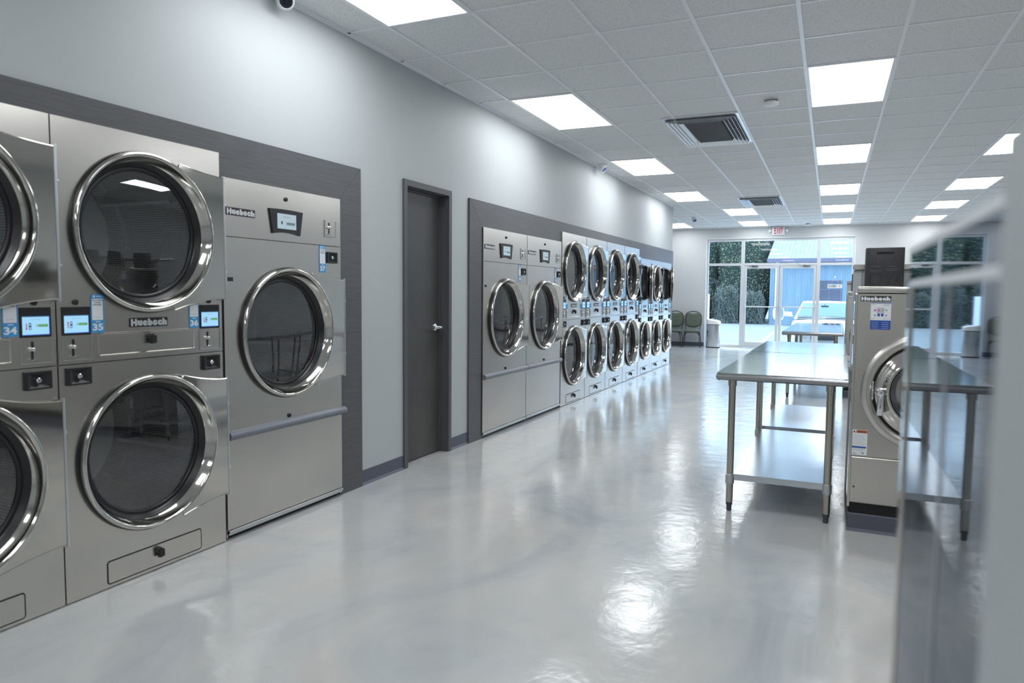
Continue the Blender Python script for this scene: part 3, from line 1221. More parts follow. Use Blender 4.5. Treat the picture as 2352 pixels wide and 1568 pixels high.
def single_parts(W, over):
    H = 1.972
    k = W / .99
    P = {}
    b = B()
    for q in ((-.82, -.012, .001, .010, .012, H), (-.82, -.012, W - .010, W - .001, .012, H), (-.82, -.012, .010, W - .010, H - .010, H), (-.82, -.81, .010, W - .010, .012, H)):
        b.box(*q)
    b.box(-.80, -.03, .010, W - .010, 1.655, 1.663)
    b.box(-.80, -.03, .010, W - .010, .545, .553)
    b.m = 1
    b.box(-.80, -.03, .03, W - .03, 0, .012)
    P['cab'] = b.mesh('cabinet', ['steel', 'black_plastic'], 0)
    b = B()
    b.box(-.014, 0, .0015, W - .0015, 1.662, H, .001, 1)
    P['head'] = b.mesh('header_panel', 'steel', 0)
    R, zc = .387, 1.122
    b = B()
    b.holed(.0015, W - .0015, .578, 1.658, W / 2, zc, R - .035)
    P['front'] = b.mesh('front_panel', 'steel', 30)
    b = B()
    b.box(-.014, 0, .0015, W - .0015, .056, .575, .001, 1)
    P['low'] = b.mesh('lower_panel', 'steel', 0)
    b = B()
    b.box(-.014, .006, .004, W - .004, .028, .053, .002, 1)
    b.box(-.010, .010, W - .030, W - .004, .040, .052)
    b.box(-.010, .010, .004, .024, .040, .052)
    P['strip'] = b.mesh('toe_strip', 'galvanised', 0)
    b = B()
    n = 14
    pr = [(-.001, .026)] + [(.004 + .030 * math.sin(a), .026 * math.cos(a)) for a in [PI * j / n for j in range(n + 1)]] + [(-.001, -.026)]
    b.prism(pr, lambda x, z: (x, .006, z), lambda x, z: (x, W + over, z))
    for y in (.024, W - .010):
        b.prism([(x * 1.02, z * 1.03) for x, z in pr], lambda x, z: (x, y - .0012, z), lambda x, z: (x, y + .0012, z))
    P['bar'] = b.mesh('bumper_bar', 'grey_bar', 40)
    P['door'] = door_parts(W, W / 2, R, (.356, -.344, .322, -.300))
    P['drum'] = drum_mesh(R + .01, R - .035, .80)
    b = B()
    tw, bw, h = .283, .232, .137
    top = [(tw / 2 * (1 - 2 * j / 10), h + .004 * math.cos(PI * (j / 10 - .5))) for j in range(11)]
    bot = [(-bw / 2 + bw * j / 10, -.006 + .012 * math.sin(PI * j / 10)) for j in range(11)]
    b.prism(top + bot, lambda a, z: (-.002, a, z), lambda a, z: (.010, a * .985, .068 + (z - .068) * .985))
    P['ctl'] = b.mesh('control_panel', 'black_plastic', 30)
    fn = YZ(0)
    b = B()
    w, h = .158, .088
    rect(b, fn, 0, w, 0, h, 0)
    b.m = 1
    rect(b, fn, w * .47, w * .93, h * .28, h * .46, .0004)
    rect(b, fn, w * .30, w * .66, h * .78, h * .81, .0004)
    b.m = 2
    rect(b, fn, w * .20, w * .27, h * .30, h * .50, .0004)
    P['scr'] = b.mesh('screen', ['lcd_pale2', 'lcd_grey2', 'ink'], 0, normals=False)
    P['logo'] = logo_mesh(.208, .042, YZ(0))
    P['coin'] = coin_parts(.102, .102)
    P['lock'] = lock_parts(.097, .070)
    b = B()
    b.box(-.001, .003, 0, .034, 0, .022)
    P['mark'] = b.mesh('magnet_plate', 'black_plastic', 0)
    P['zc'] = zc
    return P


glow('lcd_pale2', (0.36, 0.47, 0.52), 0.85)
glow('lcd_grey2', (0.14, 0.19, 0.20), 0.7)


def single_dryer(W, y, label, num, over=.002):
    P = single_parts(W, over)
    k = W / .99
    t = thing('single_dryer', label, 'dryer', (.03, y, 0), 0, 'single large dryers with a bumper bar')
    for n in ('cab', 'head', 'front', 'low', 'strip'):
        link(P[n].name.split('.')[0], P[n], t)
    place_door(P['door'], t, W, P['zc'])
    link('drum', P['drum'], t, (0, W / 2, P['zc']), (math.radians(64), 0, 0))
    link('bumper_bar', P['bar'], t, (0, 0, .578))
    c = link('control_panel', P['ctl'], t, (0, .480 * k, 1.708))
    link('screen', P['scr'], c, (.0105, -.080, .026))
    link('logo_plate', P['logo'], t, (0, .024 * k, 1.776))
    c = link('coin_panel', P['coin'][0], t, (.008, .831 * k, 1.720))
    link('coin_slot', P['coin'][1], c)
    l = link('lock_box', P['lock'][0], t, (.0125, .842 * k, 1.551))
    link('lock', P['lock'][1], l)
    link('number_sticker', sticker_mesh(.062, .170, num), t, (.001, .775 * k, 1.489))
    link('button', HOLE, t, (0, .482 * k, 1.909))
    link('button', HOLE, t, (0, .488 * k, .622))
    link('magnet_plate', P['mark'], t, (0, .032 * k, 1.420))
    return t


single_dryer(.990, 2.826, 'single large stainless dryer with a sticker numbered 37', 37, .016)
single_dryer(1.012, 5.888, 'single dryer with a bumper bar just past the grey door', 38)
single_dryer(1.012, 6.906, 'single dryer with a bumper bar, squeezed between its twin and the stacked dryers', 39)


# ------------------------------------------------------------------ folding tables of stainless steel
def table_parts(L, W=.755):
    P = {}
    zt = .885
    b = B()
    r = .0235
    b.box(.004, W - .004, .012, L - .012, zt - .004, zt + .0006)
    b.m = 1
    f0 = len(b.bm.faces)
    zc = zt - r
    n = 12
    pr = [(r * math.sin(a), r * math.cos(a)) for a in [PI * j / n for j in range(n + 1)]]
    # rolled rim along the two short ends and turned-down sides
    for y, s in ((r, -1), (L - r, 1)):
        A = [b.bm.verts.new((.006, y + s * p, zc + q)) for p, q in pr]
        D = [b.bm.verts.new((W - .006, y + s * p, zc + q)) for p, q in pr]
        for j in range(n):
            b.bm.faces.new((A[j], A[j + 1], D[j + 1], D[j]))
        for X, x in ((A, .006), (D, W - .006)):
            b.bm.faces.new(X)
    for x, s in ((r, -1), (W - r, 1)):
        A = [b.bm.verts.new((x + s * p, .006, zc + q)) for p, q in pr]
        D = [b.bm.verts.new((x + s * p, L - .006, zc + q)) for p, q in pr]
        for j in range(n):
            b.bm.faces.new((A[j], A[j + 1], D[j + 1], D[j]))
        for X in (A, D):
            b.bm.faces.new(X)
    for x in (r, W - r):
        for y in (r, L - r):
            b.lathe([(0, r)] + [(r * math.sin(a), r * math.cos(a)) for a in [PI * j / 8 for j in range(1, 8)]] + [(0, -r)], (x, y, zc), 'z', 20)
    b.box(r, W - r, r, r + .001, zt - .045, zt - .004)
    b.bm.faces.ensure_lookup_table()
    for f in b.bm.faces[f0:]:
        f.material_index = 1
    P['top'] = b.mesh('table_top', ['table_steel', 'rim_dark_reflection'], 40)
    b = B()
    b.lathe([(0, .058), (.0215, .058), (.0215, .845), (0, .845)], (0, 0, 0), 'z', 24)
    b.lathe([(.0215, .800), (.026, .800), (.026, .858), (.0, .858)], (0, 0, 0), 'z', 24)
    P['leg'] = b.mesh('leg', 'leg_steel', 40)
    b = B()
    b.lathe([(.0216, .176), (.0265, .178), (.0265, .236), (.0216, .238)], (0, 0, 0), 'z', 24)
    P['collar'] = b.mesh('collar', 'galvanised', 40)
    b = B()
    b.lathe([(0, 0), (.013, 0), (.016, .006), (.016, .036), (.020, .040), (.020, .060), (0, .060)], (0, 0, 0), 'z', 20)
    P['foot'] = b.mesh('foot', 'latch_metal', 40)
    b = B()
    x0, x1, y0, y1 = .112, W - .118, .075, L - .075
    b.box(x0, x1, y0, y1, .2375, .2395)
    b.box(x0, x1, y0, y0 + .002, .200, .2385)
    b.box(x0, x1, y1 - .002, y1, .200, .2385)
    b.box(x0, x0 + .002, y0, y1, .200, .2385)
    b.box(x1 - .002, x1, y0, y1, .200, .2385)
    P['shelf'] = b.mesh('lower_shelf', 'shelf_steel', 0)
    P['legs'] = [(x, y) for x in (.092, W - .098) for y in (.080, L - .080)]
    return P


TP = {1.83: table_parts(1.83), 1.52: table_parts(1.52)}
for L, x, y, rz, lab in ((1.83, 2.343, 4.55, -.004, 'nearest stainless folding table with a rounded rim and a low shelf'),
                         (1.52, 2.343, 6.392, -.004, 'second stainless folding table, pushed against the back of the nearest one'),
                         (1.83, 2.345, 10.12, -.006, 'third stainless folding table, beyond the gap, showing its dark front rim'),
                         (1.52, 2.345, 11.962, -.006, 'farthest stainless folding table with a small dark chain lying on it')):
    P = TP[L]
    t = thing('folding_table', lab, 'table', (x, y, 0), rz, 'stainless folding tables')
    link('table_top', P['top'], t)
    link('lower_shelf', P['shelf'], t)
    for lx, ly in P['legs']:
        l = link('leg', P['leg'], t, (lx, ly, 0))
        link('collar', P['collar'], l)
        link('foot', P['foot'], l)

b = B()
for i in range(9):
    a = .5 if i % 2 else -.4
    cx, cy, w = 2.80 + i * .031, 13.05 + .02 * math.sin(i * 2.1), .022
    pts = [(cx + w * math.cos(u) * math.cos(a) - .010 * math.sin(u) * math.sin(a), cy + w * math.cos(u) * math.sin(a) + .012 * math.sin(u), .8925 + .0065 * math.sin(u + i) * (1 if i % 3 else .3) + .003) for u in [2 * PI * k / 14 for k in range(14)]]
    b.tube(pts, .0045, 6, True)
o = thing('metal_chain', 'short dark chain lying on the farthest folding table', 'chain', me=b.mesh('metal_chain', 'latch_metal', 60))


# ------------------------------------------------------------------ washers and their bulkheads
def washer_parts():
    """origin: front left floor corner, front looks towards -y, machine goes to +x and +y"""
    W, D = .76, .595
    P = {}
    cx, cz = .378, .830
    b = B()
    b.m = 1
    b.box(.004, W, .012, D, .105, .165)
    b.m = 0
    b.box(.002, W, .006, D, .166, .438)
    b.m = 2
    b.box(0, .002, .03, .275, .14, 1.384)
    b.box(0, .002, .279, D, .14, 1.384)
    b.m = 0
    b.box(-.003, .012, -.0015, .030, .14, 1.384, .003, 2)
    b.m = 0
    b.box(.002, W, .05, D, .44, 1.384)
    P['cab'] = b.mesh('cabinet', ['steel', 'dark_void', 'mirror_steel', 'polished'], 0)
    b = B()                                        # front sheet with the round opening, built towards +x then turned to -y
    b.holed(-(W - .002), -.012, .442, 1.382, -cx, cz, .300)
    b.bm.transform(Matrix(((0, -1, 0, 0), (-1, 0, 0, 0), (0, 0, 1, 0), (0, 0, 0, 1))))
    P['front'] = b.mesh('front_panel', 'steel', 30)
    b = B()
    b.box(.010, W, -.006, D, 1.388, 1.424, .004, 2)
    P['cap'] = b.mesh('top_cap', 'steel', 30)
    b = B()
    b.box(.012, W - .002, -.004, .008, .170, .436, .002, 1)
    b.m = 1
    b.lathe([(0, -.008), (.006, -.007), (.006, 0)], (.030, -.001, .262), 'y', 12)
    P['low'] = b.mesh('lower_panel', ['steel', 'latch_metal'], 0)
    b = B()
    b.lathe([(.334, .0), (.334, -.012), (.326, -.020), (.286, -.022), (.276, -.012), (.274, .03)], (cx, 0, cz), 'y', 80)
    P['ring'] = b.mesh('bezel_ring', 'steel', 50)
    b = B()
    b.lathe([(.276, .03), (.276, .012), (.262, .012), (.262, .03)], (cx, 0, cz), 'y', 64)
    b.lathe([(.190, -.040), (.184, -.034), (.160, .0), (.150, .03)], (cx, 0, cz), 'y', 64)
    b.m = 0
    P['seal'] = b.mesh('door_seal', 'black_rubber', 50)
    b = B()
    b.lathe([(.264, .028), (.264, -.010), (.258, -.020), (.250, -.022), (.236, -.024), (.206, -.040), (.196, -.046), (.188, -.044), (.186, -.030)], (cx, 0, cz), 'y', 80)
    P['door'] = b.mesh('door', 'polished', 50)
    b = B()
    b.lathe([(.186, -.030), (.12, -.036), (.06, -.038), (0, -.039)], (cx, 0, cz), 'y', 48)
    P['glass'] = b.mesh('door_glass', 'door_glass', 60)
    b = B()
    b.lathe([(.20, .028), (.22, .20), (.22, .46), (0, .46)], (cx, 0, cz), 'y', 48)
    P['drum'] = b.mesh('drum', 'steel_dark', 50)
    b = B()
    hx = cx - .231
    b.lathe([(0, -.075), (.016, -.072), (.024, -.062), (.026, -.050), (.020, -.026), (.030, -.020)], (hx, 0, cz - .002), 'y', 20)
    b.box(hx - .017, hx + .017, -.072, -.050, cz - .135, cz - .010, .008, 3)
    P['handle'] = b.mesh('door_handle', 'bright_chrome', 40)
    b = B()
    b.box(cx - .275, cx - .266, -.010, .004, cz - .055, cz + .055)
    for z in (-.045, 0, .045):
        b.lathe([(0, -.016), (.005, -.014), (.006, -.008)], (cx - .270, 0, cz + z), 'y', 10)
    P['catch'] = b.mesh('door_catch', 'galvanised', 40)
    P['logo'] = logo_mesh(.155, .029, XZ(0), 'bright_letter')
    fn = XZ(0)
    b = B()
    w, h = .103, .153
    rect(b, fn, 0, w, 0, h, .0006)
    b.m = 1
    rect(b, fn, 0, w, 0, h * .345, .001)
    rect(b, fn, 0, w, h * .975, h, .001)
    b.m = 2
    for i in range(2):
        for j in range(4):
            rect(b, fn, w * (.06 + .5 * i), w * (.40 + .5 * i), h * (.05 + .07 * j), h * (.065 + .07 * j), .0014)
    b.m = 3
    rect(b, fn, w * .32, w * .48, h * .66, h * .77, .001)
    n = 14
    b.face([fn(w * .22 + w * .075 * math.cos(2 * PI * k / n), h * .715 + w * .075 * math.sin(2 * PI * k / n), .001) for k in range(n)])
    b.m = 4
    rect(b, fn, w * .50, w * .66, h * .66, h * .77, .001)
    b.face([fn(w * .22 + w * .065 * math.cos(2 * PI * k / n), h * .53 + w * .065 * math.sin(2 * PI * k / n), .001) for k in range(n)])
    b.m = 5
    rect(b, fn, w * .28, w * .70, h * .785, h * .81, .001)
    rect(b, fn, w * .30, w * .68, h * .62, h * .645, .001)
    for q in (.72, .53):
        b.face([fn(w * .77 + w * .06 * math.cos(2 * PI * k / n), h * q + w * .06 * math.sin(2 * PI * k / n), .001) for k in range(n)])
    for a0, a1, z in ((.04, .24, .925), (.62, .96, .925), (.62, .90, .895), (.04, .18, .40), (.60, .94, .40)):
        rect(b, fn, w * a0, w * a1, h * z, h * (z + .014), .001)
    b.m = 1
    for q in (.40, .58):
        b.face([fn(w * (q - .07), h * .60, .0012), fn(w * (q - .05), h * .49, .0012), fn(w * (q + .05), h * .49, .0012), fn(w * (q + .07), h * .60, .0012)])
    P['guide'] = b.mesh('guide_sticker', ['sticker_white', 'deep_blue', 'pale_line', 'label_pink', 'label_green', 'label_grey'], 0)
    b = B()
    w, h = .078, .147
    rect(b, fn, 0, w, 0, h, .0006)
    b.m = 1
    rect(b, fn, w * .26, w, h * .875, h * .985, .001)
    b.m = 2
    rect(b, fn, 0, w * .94, h * .275, h * .345, .001)
    b.m = 3
    for j in range(7):
        rect(b, fn, w * .05, w * (.94 - .08 * (j % 3)), h * (.42 + .062 * j), h * (.432 + .062 * j), .001)
    for j in range(3):
        rect(b, fn, w * .05, w * .85, h * (.165 + .035 * j), h * (.175 + .035 * j), .001)
    b.m = 4
    b.face([fn(w * .05, h * .885, .001), fn(w * .20, h * .885, .001), fn(w * .125, h * .985, .001)])
    rect(b, fn, w * .35, w * .90, h * .945, h * .960, .0014)
    rect(b, fn, w * .30, w * .92, h * .905, h * .920, .0014)
    rect(b, fn, w * .12, w * .16, h * .04, h * .11, .001)
    rect(b, fn, w * .16, w * .34, h * .04, h * .055, .001)
    rect(b, fn, w * .58, w * .78, h * .095, h * .11, .001)
    rect(b, fn, w * .72, w * .78, h * .04, h * .095, .001)
    P['warn'] = b.mesh('warning_sticker', ['sticker_white', 'label_orange', 'deep_blue', 'label_grey', 'ink'], 0)
    # soap box with moulded wash symbols
    b = B()
    w, h, d = .208, .238, .16
    b.box(0, w, 0, d, 0, h, .004, 2)
    P['soap'] = b.mesh('soap_box', 'soap_box', 30)
    b = B()
    fn = XZ(-.0005)

    def stroke(pts, r=.0022):
        b.tube([Vector((a, -.0003, c)) for a, c in pts], r, 6)
    for x0, x1, z0, z1 in ((.016, .094, .100, .196), (.104, .192, .108, .196), (.016, .094, .006, .092), (.104, .192, .006, .100)):
        stroke([(x0 + .008, z0), (x1 - .008, z0), (x1, z0 + .008), (x1, z1 - .008), (x1 - .008, z1), (x0 + .008, z1), (x0, z1 - .008), (x0, z0 + .008), (x0 + .008, z0)], .0016)
    for cx0, n in ((.055, 1), (.148, 2)):
        stroke([(cx0 - .020, .176), (cx0 - .012, .144), (cx0 + .012, .144), (cx0 + .020, .176)])
        for j in range(n):
            q = cx0 + (0 if n == 1 else (-.005 + .010 * j))
            stroke([(q, .156), (q, .180)])
        stroke([(cx0 - .024, .124), (cx0 + .024, .124)], .0018)
    for k in range(6):
        a = PI / 2 + k * PI / 3
        c = (.055 + .013 * math.cos(a), .048 + .013 * math.sin(a))
        stroke([(c[0] + .009 * math.cos(u), c[1] + .009 * math.sin(u)) for u in [2 * PI * j / 10 for j in range(11)]], .0016)
    stroke([(.112, .082), (.118, .062), (.136, .062), (.142, .082)])
    stroke([(.138, .030), (.166, .076)])
    stroke([(.150, .030), (.166, .056), (.184, .030), (.150, .030)])
    b.lathe([(0, -.004), (.004, -.003), (.006, .001)], (.012, 0, .208), 'y', 12)
    P['relief'] = b.mesh('moulded_symbols', 'soap_relief', 40)
    b = B()
    b.tube([(.058, .003, .206), (.150, .003, .206)], .0075, 10)
    P['slot'] = b.mesh('grip_slot', 'dark_void', 40)
    return P


WP = washer_parts()
GUIDE_FONT = None


def washer(loc, rz, label, soap=True, mirror=False):
    P = dict(WP)
    t = thing('washing_machine', label, 'washing machine', loc, rz, 'front loading washers')

    def put(name, key, par=None, at=(0, 0, 0)):
        return link(name, P[key], par or t, at)
    put('cabinet', 'cab')
    put('front_panel', 'front')
    put('top_cap', 'cap')
    put('lower_panel', 'low')
    put('bezel_ring', 'ring')
    put('drum', 'drum')
    d = put('door', 'door')
    put('door_seal', 'seal', d)
    put('door_glass', 'glass', d)
    put('door_handle', 'handle', d)
    put('door_catch', 'catch')
    put('logo_plate', 'logo', None, (.026, -.001, 1.341))
    put('guide_sticker', 'guide', None, (.080, 0, 1.180))
    put('warning_sticker', 'warn', None, (.013, 0, .449))
    if soap:
        s = put('soap_box', 'soap', None, (.053, .30, 1.4245))
        put('moulded_symbols', 'relief', s)
        put('grip_slot', 'slot', s)
    return t


washer((3.112, 4.555, 0), 0, 'washer with a black soap box and chrome door handle, beside the nearest table')
washer((3.121, 10.44, 0), 0, 'partly hidden front loading washer in the next island, beside the third table')
washer((3.884, 4.555, 0), 0, 'second washer of the island with the soap boxes, hidden behind the near washer')
washer((4.656, 4.555, 0), 0, 'third washer of the island with the soap boxes, hidden behind the near washer')
# machine of the near island: looks away from the camera, only its mirror-bright side shows
P = WP
WPM = dict(WP)
b = B()
W, D = .76, .578
b.m = 1
b.box(.004, W, .012, D, .105, .165)
b.m = 0
b.box(.002, W, .006, D, .166, .438)
b.m = 2
b.box(W - .002, W, .03, .350, .107, 1.389)
b.box(W - .002, W, .353, D, .107, 1.389)
b.m = 3
b.box(W - .012, W + .003, -.0015, .030, .107, 1.389, .003, 2)
b.m = 0
b.box(.002, W - .002, .05, D, .44, 1.384)
nearcab = b.mesh('cabinet', ['steel', 'dark_void', 'mirror_steel', 'polished'], 0)
b = B()
b.box(0, W + .001, -.004, D, 1.392, 1.436, .0015, 1)
nearcap = b.mesh('top_cap', 'mirror_steel', 30)
b = B()
b.box(W - .004, W + .0025, -.004, D, 1.429, 1.438, .001, 1)  # pale bars painted for the highlights along the cap edges
b.box(W - .004, W + .0025, .028, D, 1.385, 1.394, .001, 1)
b.m = 1
b.box(W - .004, W + .0015, .349, .354, .107, 1.386)
nearglint = b.mesh('edge_glint_and_seam', ['white_trim', 'label_grey'], 0)
t = thing('washing_machine', 'blurred near washer seen from its mirror-bright side, reflecting the tables and storefront', 'washing machine', (3.112 + .76 * math.cos(.010), 1.100 + .76 * math.sin(.010), 0), PI + .010, 'front loading washers')
link('cabinet', nearcab, t)
link('top_cap', nearcap, t)
link('edge_glint_and_seam', nearglint, t)
link('front_panel', WP['front'], t)
link('lower_panel', WP['low'], t)
link('bezel_ring', WP['ring'], t)
link('drum', WP['drum'], t)
d = link('door', WP['door'], t)
for nm, k in (('door_seal', 'seal'), ('door_glass', 'glass'), ('door_handle', 'handle')):
    link(nm, WP[k], d)


def plinth(x, y, W, D, lab):
    b = B()
    b.box(x + .001, x + W, y - .006, y + D, 0, .103, .004, 1)
    b.prism([(0, 0), (.014, 0), (.010, .006), (.004, .016), (0, .018)], lambda a, c: (x, y - .006 - a, c), lambda a, c: (x + W, y - .006 - a, c))
    thing('washer_plinth', lab, 'plinth', me=b.mesh('washer_plinth', 'plinth', 0), group='dark plinths under the washers')


plinth(3.112, 4.555, 2.31, .59, 'long dark blue base under the washers beside the nearest table')
plinth(3.121, 10.44, .765, .59, 'dark blue base under the partly hidden washer beside the third table')
plinth(3.130, .548, .745, .545, 'dark base under the blurred near washer')


def bulkhead(x, y, W, D, H, lab, cap):
    t = thing('bulkhead', lab, 'low wall', (x, y, 0), 0, 'low walls behind the washers')
    b = B()
    b.box(0, W, 0, D, 0, H - (.035 if cap else 0), .003, 1)
    link('panel', b.mesh('panel', 'wall_paint', 0), t)
    if cap:
        b = B()
        b.box(-.004, W, -.022, D + .02, H - .034, H, .003, 1)
        link('cap_rail', b.mesh('cap_rail', 'steel', 0), t)
        b = B()
        b.box(.040, .043, -.012, 0, 1.43, H - .036)
        link('edge_strip', b.mesh('edge_strip', 'galvanised', 0), t)


bulkhead(3.108, 5.155, 2.35, .34, 1.572, 'low grey wall with a steel cap behind the washer with the soap box', True)
bulkhead(3.117, 11.04, .80, .34, 1.572, 'low wall with a cap rail behind the partly hidden washer', True)
bulkhead(3.112, .06, .80, .453, 1.471, 'blurred smooth grey low wall cut by the right edge of the picture', False)


# ------------------------------------------------------------------ waiting chairs and bin
def chair_parts():
    P = {}
    # local: seat faces -y, back at +y
    out = [(-.185, .53), (-.205, .60), (-.212, .70), (-.205, .80), (-.165, .865), (-.09, .905), (0, .920)]
    out = out + [(-x, z) for x, z in out[-2::-1]]
    yb = lambda z: .20 + (z - .42) * .16
    b = B()
    pts = [(-.178, .175, .40), (-.178, .19, .47)] + [(x, yb(z), z) for x, z in out] + [(.178, .19, .47), (.178, .175, .40)]
    b.tube(pts, .0115, 10)
    P['back_frame'] = b.mesh('back_frame', 'chair_metal', 60)
    poly = [(-.196, .60), (-.203, .70), (-.196, .80), (-.160, .850), (-.100, .872), (-.055, .862), (0, .852), (.055, .862), (.100, .872), (.160, .850), (.196, .80), (.203, .70), (.196, .60), (.180, .545), (.09, .505), (0, .495), (-.09, .505), (-.180, .545)]
    b = B()
    b.prism(poly, lambda a, c: (a, yb(c) + .014, c), lambda a, c: (a, yb(c) - .010, c))
    b.prism([(x * .90, .69 + (z - .69) * .90) for x, z in poly], lambda a, c: (a, yb(c) - .008, c), lambda a, c: (a * .93, yb(c) - .034, .69 + (c - .69) * .93))
    P['backrest'] = b.mesh('backrest', 'chair_fabric', 40)
    b = B()
    n = 20
    ring = [(.215 * math.copysign(abs(math.cos(u)) ** .55, math.cos(u)), -.02 + .215 * math.copysign(abs(math.sin(u)) ** .55, math.sin(u))) for u in [2 * PI * k / n for k in range(n)]]
    lay = [(.93, .385), (1.0, .395), (1.0, .420), (.95, .438), (.75, .450), (.4, .455)]
    R = [[b.bm.verts.new((x * s, -.02 + (y + .02) * s, z)) for x, y in ring] for s, z in lay]
    for A, D in zip(R, R[1:]):
        for k in range(n):
            b.bm.faces.new((A[k], A[(k + 1) % n], D[(k + 1) % n], D[k]))
    b.bm.faces.new(R[0][::-1])
    b.bm.faces.new(R[-1])
    P['seat'] = b.mesh('seat', 'chair_fabric', 60)
    b = B()
    b.tube([(-.17, -.19, .378), (.17, -.19, .378), (.17, .17, .378), (-.17, .17, .378)], .011, 8, True)
    for s in (-1, 1):
        b.tube([(s * .190, -.17, .30), (s * .150, -.17, .372)], .008, 8)
        b.tube([(s * .190, .17, .30), (s * .150, .17, .372)], .008, 8)
        b.tube([(s * .192, -.17, .285), (s * .192, .15, .285)], .007, 8)
    P['seat_frame'] = b.mesh('seat_frame', 'chair_metal', 60)
    for nm, y, dy in (('f', -.185, -.025), ('r', .17, .06)):
        for s in (-1, 1):
            b = B()
            b.tube([(s * .180, y, .385), (s * .198, y + dy * .3, .25), (s * .212, y + dy, .012)], .0105, 10)
            b.lathe([(0, 0), (.013, 0), (.013, .022), (.0105, .024)], (s * .212, y + dy, 0), 'z', 12)
            P[nm + str(s)] = b.mesh('leg', 'chair_metal', 60)
    return P


CP = chair_parts()
for x, y, rz, lab in ((-.405, 18.70, .10, 'green patterned waiting chair next to the bin'), (-.885, 18.72, .06, 'green patterned waiting chair half hidden behind the dryer wall corner')):
    t = thing('stacking_chair', lab, 'chair', (x, y, 0), rz, 'waiting chairs')
    for nm in ('seat', 'backrest', 'back_frame', 'seat_frame'):
        link(nm, CP[nm], t)
    for k in ('f-1', 'f1', 'r-1', 'r1'):
        link('leg', CP[k], t)

t = thing('waste_bin', 'brushed steel waste bin with a sloping pale lid beside the glass front', 'bin', (.115, 18.80, 0))
n = 40


def bin_ring(s):
    pts = []
    for k in range(n):
        u = 2 * PI * k / n
        c, d = math.cos(u), math.sin(u)
        pts.append((.172 * s * math.copysign(abs(c) ** .62, c), .145 * s * math.copysign(abs(d) ** .62, d)))
    return pts


def bin_part(lay, mat, top=None):
    b = B()
    R = []
    for s, z in lay:
        R.append([b.bm.verts.new((x, y, z if not callable(z) else z(x, y))) for x, y in bin_ring(s)])
    for A, D in zip(R, R[1:]):
        for k in range(n):
            b.bm.faces.new((A[k], A[(k + 1) % n], D[(k + 1) % n], D[k]))
    b.bm.faces.new(R[0][::-1])
    b.bm.faces.new(R[-1])
    return b.mesh('part', mat, 40)


zl = lambda x, y: .700 - x * .13
link('body', bin_part([(.97, .022), (.97, .585)], 'bright_chrome'), t)
link('base_ring', bin_part([(.99, 0), (1.0, .004), (1.0, .022), (.98, .026)], 'black_plastic'), t)
link('rim', bin_part([(.985, .585), (.985, .600)], 'black_plastic'), t)
link('lid', bin_part([(1.0, .600), (1.0, lambda x, y: zl(x, y) - .02), (.96, zl), (.80, lambda x, y: zl(x, y) + .012), (.4, lambda x, y: zl(x, y) + .018)], 'white_plastic'), t)


# ------------------------------------------------------------------ storefront
GYF = YF + .085                       # glass plane
fd0, fd1 = YF + .055, YF + .115


def frame_bars(spec):
    b = B()
    for x0, x1, z0, z1 in spec:
        b.box(x0, x1, fd0, fd1, z0, z1, .003, 1)
    return b.mesh('window_frame', 'aluminium', 0)


def pane(x0, x1, z0, z1):
    b = B()
    b.face([(x0, GYF, z0), (x1, GYF, z0), (x1, GYF, z1), (x0, GYF, z1)])
    return b.mesh('pane', 'pane_glass', 0)


X0, X1 = WX0 + .012, WX1 - .012
M1a, M1b, M2a, M2b = .705, .785, 2.50, 2.58
T0, T1 = 2.105, 2.165
w1 = struct('window_1', frame_bars([(X0, X0 + .05, .0, WZ - .012), (M1a, M1b, .0, WZ - .012), (X0 + .05, M1a, 0, .075), (X0 + .05, M1a, T0, T1), (X0 + .05, M1a, WZ - .075, WZ - .012)]), 'tall storefront window left of the glass doors', 'window')
struct('pane', pane(X0 + .05, M1a, .075, T0), parent=w1)
struct('pane', pane(X0 + .05, M1a, T1, WZ - .075), parent=w1)
w2 = struct('window_2', frame_bars([(M1b, M2a, T0, T1), (M1b, M2a, WZ - .075, WZ - .012)]), 'wide window above the glass doors', 'window')
struct('pane', pane(M1b, M2a, T1, WZ - .075), parent=w2)
w3 = struct('window_3', frame_bars([(M2a, M2b, .0, WZ - .012), (X1 - .05, X1, .0, WZ - .012), (M2b, X1 - .05, 0, .075), (M2b, X1 - .05, T0, T1), (M2b, X1 - .05, WZ - .075, WZ - .012)]), 'tall storefront window right of the glass doors', 'window')
struct('pane', pane(M2b, X1 - .05, .075, T0), parent=w3)
struct('pane', pane(M2b, X1 - .05, T1, WZ - .075), parent=w3)
MID = 1.640
